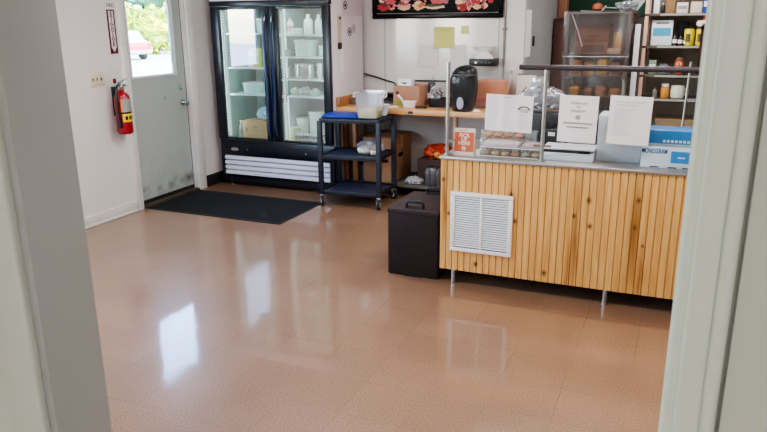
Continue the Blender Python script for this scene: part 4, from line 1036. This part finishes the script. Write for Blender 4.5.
B().tube([(-RW+.04, -RD-.032, RH-.02), (-RW+.09, -RD-.034, RH-.14), (-RW+.14, -RD-.034, RH-.28)], .004, 6).tube([(-RW-.02, -RD-.034, RH-.365), (RW+.02, -RD-.034, RH-.36)], .003, 6).build('cover_zipper', mat('cover seam', (150, 144, 144), .3), rk)
M_loaf = [mat('loaf a', (176, 116, 72), .7, var=.25, vscale=14), mat('loaf b', (200, 150, 96), .7, var=.2, vscale=16), mat('loaf c', (206, 164, 70), .65, var=.15, vscale=16), mat('loaf d', (150, 92, 58), .7, var=.2, vscale=12)]
lab = {1.44: 'top', 1.26: 'second', 1.08: 'third', .90: 'fourth'}
for z in (1.44, 1.26, 1.08, .90):
    t = thing('sheet_pan', 'metal sheet pan on the %s runner of the wrapped bakery rack' % lab[z], 'pan', (-.712, 6.48, z+.0005), 0, 'sheet pans in the bakery rack')
    B().box(-.225, .225, -.25, .25, 0, .004).box(-.23, -.225, -.25, .25, 0, .022).box(.225, .23, -.25, .25, 0, .022).box(-.225, .225, -.25, -.245, 0, .022).box(-.225, .225, .245, .25, 0, .022).build('pan_wall', M_alu, t)
def loaf(x, y, z, w, d, h, m, label, seed):
    random.seed(seed); q = B(); n_ = 7
    q.loft([(0, 0, 0, w*.44, d*.46, 5), (h*.12, 0, 0, w*.49, d*.49, 5), (h*.55, 0, 0, w*.47, d*.49, 4.5), (h*.72, 0, 0, w*.5, d*.5, 4), (h*.9, random.uniform(-.01, .01), 0, w*.42, d*.44, 3.5), (h, 0, 0, w*.2, d*.25, 3)], 28)
    tag(q.build('bread_loaf', m, loc=(x, y, z)), label, 'bread', 'loaves in the wrapped bakery rack')
M_kraft = mat('kraft carton', (138, 96, 68), .8, var=.2)
t = thing('bread_carton', 'open kraft carton on the top pan of the wrapped bakery rack', 'box', (-.745, 6.42, 1.4465))
B().box(-.165, .115, -.13, .13, 0, .11, .004).box(-.165, .115, -.10, .13, .11, .25, .004).build('carton_body', M_kraft, t)
B().box(-.10, .09, -.1315, -.13, .03, .085).box(-.05, .04, -.1015, -.1, .15, .165).build('carton_print', mat('dark kraft', (92, 58, 42), .8), t)
loaf(-.555, 6.42, 1.4465, .085, .2, .21, M_loaf[2], 'yellow wrapped loaf standing at the end of the top pan of the rack', 3)
loaf(-.575, 6.287, 1.4465, .12, .05, .06, mat('pale roll', (214, 186, 156), .6, var=.2, vscale=20), 'pale roll lying before the yellow loaf on the top pan of the rack', 4)
ords = ['first', 'second', 'third', 'fourth']
for zi, z in enumerate((1.26, 1.08)):
    for k in range(4):
        hgt = (.155, .10)[zi]*(1, .85, 1.1, .9)[k]
        loaf(-.715-.168+k*.112, 6.34+.02*(k % 2), z+.006, .10, .19, hgt, M_loaf[(k+zi*2) % 4], '%s brown bread loaf along the %s pan of the wrapped rack' % (ords[k], lab[z]), zi*5+k)
# small pumpkin-like ornament on the rack
t = thing('orange_ornament', 'small round orange ornament sitting on top of the wrapped rack', 'ornament', (-.745, 6.36, 1.813))
B().loft([(0, 0, 0, .028, .028, 2), (.012, 0, 0, .042, .042, 2), (.035, 0, 0, .044, .044, 2), (.055, 0, 0, .034, .034, 2), (.062, 0, 0, .012, .012, 2)], 18).build('ornament_body', mat('ornament orange', (138, 66, 36), .6, var=.3, vscale=40), t)
B().cyl((0, 0, .06), (.004, 0, .08), .006, 8).build('stem', mat('stem brown', (70, 60, 40), .7), t)
q = B().blob((0, 0, .03), (.075, .07, .04), .3, 4, 4, 61, flat=-.7)
tag(q.build('plastic_scrunch', M_bag, loc=(-.50, 6.33, 1.813)), 'scrunched clear plastic lying on top of the wrapped rack', 'plastic film')
# chalkboard with pale chalk drawing, high on the far wall
t = thing('chalkboard', 'dark green chalkboard with white chalk marks on the far wall', 'chalkboard', (-.95, FARY-.03, 1.78))
B().box(-.53, .53, .0, .028, 0, .8, .004).build('board', mat('chalk green', (26, 66, 48), .7, var=.2, vscale=5), t)
q = B()
def stroke(x0, z0, x1, z1, w):
    d = Vector((x1-x0, 0, z1-z0)); nrm = Vector((-d.z, 0, d.x)).normalized()*w
    a, c = Vector((x0, -.002, z0)), Vector((x1, -.002, z1)); q.poly([a-nrm, c-nrm, c+nrm, a+nrm])
for s_ in ((-.3, .06, -.05, .05, .012), (-.06, .05, .0, .12, .01), (.16, .06, .28, .12, .026), (.28, .12, .4, .22, .034), (.1, .14, .17, .15, .008), (.34, .07, .42, .18, .02), (-.02, .1, .2, .09, .006), (.2, .2, .44, .24, .012)):
    stroke(*s_)
q.build('chalk_marks', mat('chalk white', (206, 214, 208), .8), t)
# wooden post and dark cupboard at the far side
struct('trim_7', B().box(-1.49, -1.39, 8.80, 8.98, 1.76, CZ, .004), mat('tan wood trim', (166, 118, 92), .5, var=.1))
t = thing('wood_cupboard', 'narrow dark reddish-brown wooden cupboard at the end of the grey wall', 'cupboard', (-1.40, 8.70, 0))
B().box(-.09, .09, -.15, .10, 0, 1.755, .006).build('cupboard_body', wood_mat('dark red wood', (58, 34, 30), (84, 50, 42), 2), t)
B().box(-.075, .075, -.165, -.151, .1, 1.7, .004).build('cupboard_door', wood_mat('red wood door', (70, 40, 34), (96, 58, 48), 2), t)
B().cyl((.05, -.166, 1.0), (.05, -.185, 1.0), .01, 10).build('knob', M_steel, t)
# white board leaning between rack and shelving
t = thing('white_board', 'white panel standing on edge between the wrapped rack and the shelving', 'panel', (-.400, 6.30, 0))
B().box(-.022, .022, 0, .02, .0, 1.70, .002).build('panel_face', mat('panel lilac white', (216, 210, 218), .5), t)

# ================================================================== shelving with jars and packets
sh = thing('wood_shelving', 'open shelving with a pale wooden upright behind the counter', 'shelving unit', (-.34, 6.36, 0))
M_upr = wood_mat('pale pinkish wood', (196, 154, 134), (214, 176, 156), 2)
M_shb = mat('shelf dark', (84, 76, 70), .5, var=.2)
B().box(-.018, .012, 0, .04, 0, 2.3, .003).build('upright', M_upr, sh)
B().box(-.02, .01, .36, .40, 0, 2.3, .003).build('upright', M_upr, sh)
B().box(.93, .97, 0, .40, 0, 2.3, .003).build('upright', M_upr, sh)
B().box(.02, .93, .402, .41, 0, 2.3).build('back_board', mat('shelf back', (160, 146, 132), .7, var=.15), sh)
SZ = [.35, 1.085, 1.285, 1.525, 1.785, 2.1]
for z in SZ:
    s = B().box(-.02, .93, .0, .40, z-.022, z, .002).build('shelf', M_shb, sh)
    if .5 < z < 2: B().box(.10, .60, -.002, .0, z-.018, z-.002).build('shelf_lip', mat('shelf strip', (150, 146, 138), .4), s)
    elif z > 1.7: B().box(-.02, .93, -.002, .0, z-.02, z-.004).build('shelf_lip', mat('dull lip', (128, 124, 120), .5), s)
def pkt(name, label, cat, x, z, w, h, m, d=.08, y=6.45, pm_=None, rz=0):
    t = thing(name, label, cat, (x, y, z+.0005), rz)
    B().box(-w/2, w/2, -d/2, d/2, 0, h, .003).build('packet_body', m, t)
    if pm_ is not None: B().box(-w/2+w*.08, w/2-w*.08, -d/2-.0012, -d/2, h*.38, h*.70).build('print_panel', pm_, t)
    return t
# upper shelf z 1.785
pkt('white_packet', 'slim white packet nearest the upright on the upper shelf', 'packet', -.275, 1.785, .045, .12, M_white, .05)
bottle('spice_bottle', 'small dark bottle beside the slim white packet on the upper shelf', 'bottle', -.225, 6.43, 1.785, .017, .08, M_black, M_white)
pkt('tan_box', 'tall tan box on the upper shelf behind the counter', 'box', -.165, 1.785, .07, .16, mat('tan box', (140, 106, 70), .7), .08)
pkt('storage_tin', 'white tin with a dark mark on the upper shelf', 'tin', -.075, 1.785, .085, .085, mat('tin cream', (212, 206, 196), .4), .07, pm_=mat('tin mark', (150, 140, 130), .5))
pkt('cream_box', 'plain cream carton on the upper shelf next to the tin', 'box', .03, 1.785, .085, .09, mat('cream box', (206, 192, 176), .6), .07)
pkt('blue_packet', 'blue and white packet at the end of the upper shelf', 'packet', .105, 1.785, .05, .13, mat('packet blue', (30, 70, 150), .5), .06, pm_=M_white)
# middle shelf z 1.525
t = pkt('tea_box', 'white and blue printed carton on the middle shelf behind the counter', 'box', -.215, 1.525, .165, .205, mat('tea white', (214, 220, 222), .5), .07, pm_=mat('tea blue', (60, 150, 190), .5))
B().box(-.05, .05, -.0362, -.035, .175, .188).build('carton_print', M_ink, t)
for k in range(3):
    bottle('spice_jar', ('dark spice jar just beside the blue and white carton', 'dark spice jar with a pale label, middle of three on the shelf', 'short dark spice jar against the yellow tins')[k], 'jar', -.108+k*.042, 6.42, 1.5258, .018, (.1, .09, .075)[k], mat('spice dark', (46, 40, 38), .4), M_black, M_paper)
pkt('dark_box', 'dark box with a white strip on the middle shelf behind the spice jars', 'box', -.06, 1.525, .10, .19, mat('dark navy box', (34, 36, 48), .5), .05, 6.60, pm_=None)
for k, (x, lb) in enumerate(((-.0, 'yellow printed tin standing by the spice jars on the middle shelf'), (.09, 'second yellow tin, next along the middle shelf'))):
    t = thing('yellow_tin', lb, 'tin', (x, 6.43, 1.5255), 0, 'yellow tins on the middle shelf')
    B().lathe([(.038, 0), (.04, .003), (.04, .125), (.038, .128)], seg=24).build('tin_wall', mat('tin yellow', (216, 196, 40), .4), t)
    arc_patch(.0405, -PI*.72, -PI*.42, .03, .095, 8).build('tin_print', mat('tin print dark', (80, 70, 30), .5), t)
    B().lathe([(.039, .128), (.039, .134), (.03, .135)], seg=24).build('lid', mat('tin lid', (190, 180, 80), .4), t)
# lower-middle shelf z 1.285
pkt('green_packet', 'small green and white packet beside the upright below the middle shelf', 'packet', -.265, 1.285, .06, .12, mat('packet green', (120, 140, 110), .6), .06, pm_=M_white)
tag(B().blob((0, 0, .035), (.06, .05, .05), .25, 3, 3, 71, flat=-.7).build('plastic_bag', M_bag, loc=(-.17, 6.45, 1.2855)), 'crumpled clear bag on the shelf below the blue and white carton', 'bag')
t = thing('orange_jar', 'small orange-red jar with pale spots on the shelf above the rail', 'jar', (-.055, 6.43, 1.2855))
B().lathe([(.028, 0), (.036, .01), (.04, .06), (.036, .1), (.028, .115)], seg=20).build('jar_wall', mat('orange red glaze', (186, 92, 58), .4, col2=(150, 50, 40), vscale=30), t)
B().lathe([(.03, .115), (.032, .13), (.012, .145)], seg=20).build('lid', mat('jar lid brown', (130, 80, 60), .5), t)
for x in (-.014, .014): B().cyl((x, -.037, .09), (x, -.043, .09), .007, 10).build('spot', M_white, t)
# low shelf z 1.085
t = thing('honey_jar', 'amber jar with a white lid on the shelf below the rail', 'jar', (-.145, 6.43, 1.0855))
B().lathe([(.034, 0), (.037, .006), (.037, .085), (.028, .1)], seg=22).build('jar_wall', mat('amber honey', (186, 122, 50), .25), t)
B().lathe([(.03, .1), (.03, .12), (.026, .123)], seg=20).build('lid', M_white, t)
t = thing('white_crock', 'wide whitish lidded crock beside the amber jar', 'crock', (-.045, 6.43, 1.0855))
B().lathe([(.045, 0), (.055, .012), (.057, .075), (.05, .095)], seg=26).build('crock_wall', mat('crock glaze', (196, 198, 186), .35), t)
B().lathe([(.054, .095), (.054, .108), (.02, .114)], seg=26).build('lid', mat('crock lid', (214, 210, 196), .4), t)
B().tube([(.055, 0, .08), (.08, 0, .075), (.08, 0, .035), (.056, 0, .03)], .007, 8).build('handle', mat('crock glaze', (196, 198, 186), .35), t)
bottle('spice_bottle', 'little grey bottle between the upright and the amber jar', 'bottle', -.225, 6.43, 1.0855, .022, .09, mat('grey glaze', (110, 106, 102), .4), M_steel)
pkt('tan_crate', 'big tan crate on the bottom shelf below the jars', 'crate', .1, .35, .6, .56, mat('tan crate', (126, 100, 70), .7, var=.15), .3, 6.55)
# metal step stand
t = thing('step_ladder', 'thin metal step ladder leaning beside the shelving', 'ladder', (.03, 6.16, 0))
for x in (-.03, .20):
    B().tube([(x, -.06, .0), (x+.035, .13, 1.40)], .009, 8).build('rail', M_steel, t)
for k in range(6):
    z = .2+k*.225; f_ = z/1.4
    B().box(-.03+.035*f_, .20+.035*f_, -.075+.19*f_, -.035+.19*f_, z-.006, z+.006, .002).build('rung', M_steel, t)
# red cloth with white trim hanging on the far upright
t = thing('red_cloth_hat', 'red cloth cap with white trim hanging from the shelving', 'cap', (.145, 6.325, 1.70))
B().loft([(0, 0, 0, .062, .03, 2), (.03, 0, 0, .062, .03, 2), (.07, .01, 0, .045, .025, 2), (.10, .02, 0, .02, .015, 2)], 20).build('cap_crown', mat('cloth red', (176, 28, 34), .8), t)
B().tube([(.066*math.cos(k*PI/10), .034*math.sin(k*PI/10), .012) for k in range(20)], .014, 8, True).build('trim_band', mat('cloth white', (226, 220, 216), .9), t)
B().blob((-.075, -.01, .0), (.026, .024, .026), .1, 5, 3, 2).build('pompom', mat('cloth white', (226, 220, 216), .9), t)
t = thing('hanging_cloth', 'dark maroon cloth hanging below the red cap on the shelving', 'cloth', (.145, 6.335, 1.30))
q = B(); nn = 14
for i in range(nn):
    xa, xb = -.06+.12*i/nn, -.06+.12*(i+1)/nn
    q.poly([(xa, .012*math.sin(i*1.3), 0), (xb, .012*math.sin((i+1)*1.3), 0), (xb, .008*math.sin((i+1)*1.3), .39), (xa, .008*math.sin(i*1.3), .39)])
q.build('cloth_panel', mat('maroon cloth', (66, 26, 26), .85), t)

# ================================================================== ceiling lights (two-tube troffers)
def troffer(x, y, label, power, warm=(1.0, .985, .97)):
    t = thing('ceiling_light', label, 'ceiling light', (x, y, CZ), 0, 'ceiling troffers')
    B().box(-.62, .62, -.16, .16, -.05, -.0005, .004).build('light_housing', M_white, t)
    B().box(-.59, .59, -.13, .13, -.056, -.0505, .002).build('diffuser', mat('light diffuser', (250, 248, 240), .5, emit=(255, 248, 236), estr=1.2), t)
    l = bpy.data.lights.new('troffer lamp', 'AREA'); l.shape = 'RECTANGLE'; l.size = 1.15; l.size_y = .25; l.energy = power; l.color = warm
    o = bpy.data.objects.new('troffer lamp', l); COL.objects.link(o); o.location = (x, y, CZ-.06)
    return o
troffer(-3.0, 2.6, 'ceiling light over the open floor near the front window', 24)
troffer(-2.6, 4.6, 'ceiling light over the floor between the exit door and the counter', 32)
troffer(-.3, 2.9, 'ceiling light in front of the beadboard counter', 38)
troffer(-.6, 5.5, 'ceiling light over the space behind the counter', 36)
troffer(.2, 7.6, 'added unseen ceiling light brightening the back of the kitchen area', 42)  # added lamp, lifts the grey return wall and back area
troffer(1.6, 4.6, 'ceiling light over the far end of the counter', 36)
troffer(.3, -1.6, 'added ceiling light in the unseen entry lobby', 58)  # added lamp behind the camera, lights the doorway casings

def lamp(name, kind, loc, energy, size=.2, color=(1, 1, 1), rot=(0, 0, 0), sy=None):
    l = bpy.data.lights.new(name, kind); l.energy = energy; l.color = color
    if kind == 'AREA':
        l.size = size
        if sy: l.shape = 'RECTANGLE'; l.size_y = sy
    else: l.shadow_soft_size = size
    o = bpy.data.objects.new(name, l); COL.objects.link(o); o.location = loc; o.rotation_euler = rot
    return o
# refrigerator lamps: vertical strips at the door edges and a strip under the top
for gx in (-.615, .012, .632):
    lamp('fridge strip lamp', 'AREA', (FX0+gx, 6.212, 1.2), 3.0, .04, (.86, 1.0, .98), (PI/2, 0, 0), 1.25)
for gx in (-.30, .33):
    lamp('fridge top lamp', 'AREA', (FX0+gx, 6.30, 1.905), 1.6, .5, (.88, 1.0, .98), (.5, 0, 0), .06)

# ================================================================== outdoors
M_asph = mat('sunlit pavement', (188, 186, 182), .9, var=.12, vscale=.4)
struct('ground', B().box(-90, LX-.13, -40, 90, -.16, -.03).box(LX-.13, 40, -60, -2.3, -.16, -.03).box(LX-.13, -1.75, -2.3, FY0, -.16, -.03), M_asph)
def leaf_crown(seed, n, rx, ry, rz_, size, zmin=-1):
    random.seed(seed); q = B()
    q.blob((0, 0, 0), (rx*.82, ry*.82, rz_*.82), .25, 2.2, 3, seed)
    for i in range(n):
        v = Vector((random.gauss(0, 1), random.gauss(0, 1), random.gauss(0, 1))).normalized()*random.uniform(.72, 1.05)
        c = Vector((v.x*rx, v.y*ry, max(v.z, zmin)*rz_)); a = Vector((random.gauss(0, 1), random.gauss(0, 1), random.gauss(0, 1))).normalized()
        e = a.orthogonal().normalized(); f = a.cross(e); s = size*random.uniform(.6, 1.3)
        q.mi = random.choice((0, 0, 1))
        q.poly([c-e*s*.5, c+f*s, c+e*s*.5, c-f*s])
    return q
def leafmat(n, c, c2): return mat(n, c, .6, col2=c2, vscale=1.2)
def tree(name, label, cat, x, y, h, rx, rz_, seed, mats, n=900, trunk=True, group=None):
    t = thing(name, label, cat, (x, y, -.03), 0, group)
    leaf_crown(seed, n, rx, rx, rz_, .32 if trunk else .2).build('crown', mats, t, weld=False).location = (0, 0, h-rz_)
    if trunk: B().tube([(0, 0, 0), (.05, .1, (h-rz_)*.5), (0, 0, h-rz_)], [.28, .2, .12], 10).build('trunk', mat('bark', (120, 84, 74), .9, var=.3), t)
    else: B().tube([(0, 0, 0), (0, 0, h-rz_)], [.08, .05], 8).build('stem', mat('bark', (120, 84, 74), .9, var=.3), t)
    return t
Lg = [leafmat('leaf green', (60, 116, 66), (26, 74, 48)), leafmat('leaf teal', (44, 100, 72), (24, 68, 54))]
Ly = [leafmat('leaf yellow', (168, 170, 16), (110, 136, 20)), leafmat('leaf lime', (112, 144, 20), (80, 110, 22))]
Lr = [leafmat('leaf russet', (176, 140, 40), (160, 84, 50)), leafmat('leaf lime', (180, 206, 80), (150, 176, 60))]
def bearing(u_deg, dist): # degrees left of straight ahead, metres from the doorway
    a = math.radians(u_deg); return (-dist*math.sin(a), dist*math.cos(a))
for i, (bd, dist, h, rx, rz_, lb) in enumerate(((44.6, 58, 9.5, 3.4, 3.6, 'tall blue-green tree beyond the car park, seen at the near side of the door glass'), (41.0, 66, 9.8, 3.6, 3.8, 'tall blue-green tree beyond the car park, seen toward the middle of the door glass'), (37.2, 58, 8.6, 3.2, 3.6, 'tall blue-green tree seen at the knob side of the door glass'))):
    x, y = bearing(bd, dist); tree('shade_tree', lb, 'tree', x, y, h, rx, rz_, 80+i, Lg)
for i, (bd, dist, h, rx, rz_, mm, lb) in enumerate(((45.6, 45, 2.7, 1.5, 1.4, Ly, 'yellow-green bush outside behind the parked car'), (43.6, 50, 3.2, 1.5, 1.6, Ly, 'yellow-green bush in the rear row outside behind the parked car'), (41.2, 44, 2.7, 1.3, 1.35, Ly, 'yellow-green bush in the front row outside beside the parked car'), (39.4, 48, 3.1, 1.4, 1.5, Lr, 'russet and lime bush outside in the middle of the hedge'), (37.5, 39, 2.6, 1.3, 1.35, Ly, 'yellow-green bush outside well past the parked car'), (35.6, 46, 3.0, 1.5, 1.5, Lr, 'russet and lime bush at the far end of the hedge outside'))):
    x, y = bearing(bd, dist); tree('roadside_bush', lb, 'bush', x, y, h, rx, rz_, 90+i, mm, 700, False)
def car(name, label, x, y, rz, body_m):
    t = thing(name, label, 'car', (x, y, -.03), rz)
    pr = [(-2.2, .35), (-2.25, .62), (-2.1, .86), (-1.5, .95), (-.9, 1.40), (.5, 1.44), (1.25, 1.0), (2.05, .86), (2.22, .6), (2.18, .35)]
    B().prism([(px, -.86, pz) for px, pz in pr], (0, 1.72, 0)).build('car_shell', body_m, t, angle=50)
    gl = mat('car glass', (150, 160, 172), .1)
    for s in (-1, 1):
        B().prism([(-1.32, s*.865, .98), (-.85, s*.865, 1.33), (.42, s*.865, 1.36), (1.0, s*.865, .99)], (0, s*.004, 0)).build('side_window', gl, t)
    B().prism([(-1.5, -.74, .965), (-1.5, .74, .965), (-.93, .7, 1.385), (-.93, -.7, 1.385)], (-.01, 0, .01)).build('rear_window', gl, t)
    for s in (-1, 1):
        B().box(-2.275, -2.2, s*.70-.12, s*.70+.12, .70, .80, .02).build('tail_light', mat('tail light', (120, 20, 30), .25), t)
        for px in (-1.35, 1.35):
            B().cyl((px, s*.87, .32), (px, s*.66, .32), .32, 20).build('wheel', M_rubber, t)
    B().box(-2.27, -2.1, -.84, .84, .50, .88, .04).build('tail_panel', mat('car red', (186, 30, 60), .4, coat=.4), t)
    B().box(-2.28, -2.2, -.8, .8, .30, .49, .02).build('bumper', mat('bumper grey', (120, 116, 118), .4), t)
    return t
x, y = -27.05, 27.95; car('parked_car', 'red car parked outside, its sky glare painted as a silver body, seen through the door glass', x, y, math.radians(158), mat('car sky glare', (196, 200, 206), .3, .2, coat=.5))  # red car; white sky glare on its upper body painted as silver

# sun and sky
sun = bpy.data.lights.new('sun', 'SUN'); sun.energy = 3.0; sun.angle = .01; sun.color = (1, .96, .88)
so = bpy.data.objects.new('sun', sun); COL.objects.link(so)
so.rotation_euler = Vector((-.62, .38, -.72)).to_track_quat('-Z', 'Y').to_euler()
w = bpy.data.worlds.new('sky'); SC.world = w; w.use_nodes = True
N, L = w.node_tree.nodes, w.node_tree.links
bg = N['Background']; sky = N.new('ShaderNodeTexSky')
try:
    sky.sky_type = 'NISHITA'; sky.sun_disc = False; sky.sun_elevation = math.radians(45); sky.sun_rotation = math.radians(120)
except Exception: pass
L.new(sky.outputs[0], bg.inputs['Color']); bg.inputs['Strength'].default_value = 5.5
# light portals at the two glazed openings
for loc, rot, sx_, sy_ in (((LX-.14, 5.33, 1.62), (0, -PI/2, 0), .74, .56), (((WX0+WX1)/2, FY0-.01, (WZ0+WZ1)/2), (PI/2, 0, 0), .8, 1.2), ((LX-.14, 2.05, 1.69), (0, -PI/2, 0), 1.2, 1.8)):
    l = bpy.data.lights.new('portal', 'AREA'); l.shape = 'RECTANGLE'; l.size = sx_; l.size_y = sy_; l.cycles.is_portal = True
    o = bpy.data.objects.new('portal', l); COL.objects.link(o); o.location = loc; o.rotation_euler = rot

SC.view_settings.view_transform = 'AgX'
SC.view_settings.look = 'AgX - Medium High Contrast'
SC.view_settings.exposure = .15
SC.cycles.use_denoising = True
SC.cycles.max_bounces = 10
SC.cycles.transparent_max_bounces = 24
SC.cycles.sample_clamp_indirect = 6
SC.cycles.caustics_reflective = False
SC.cycles.caustics_refractive = False
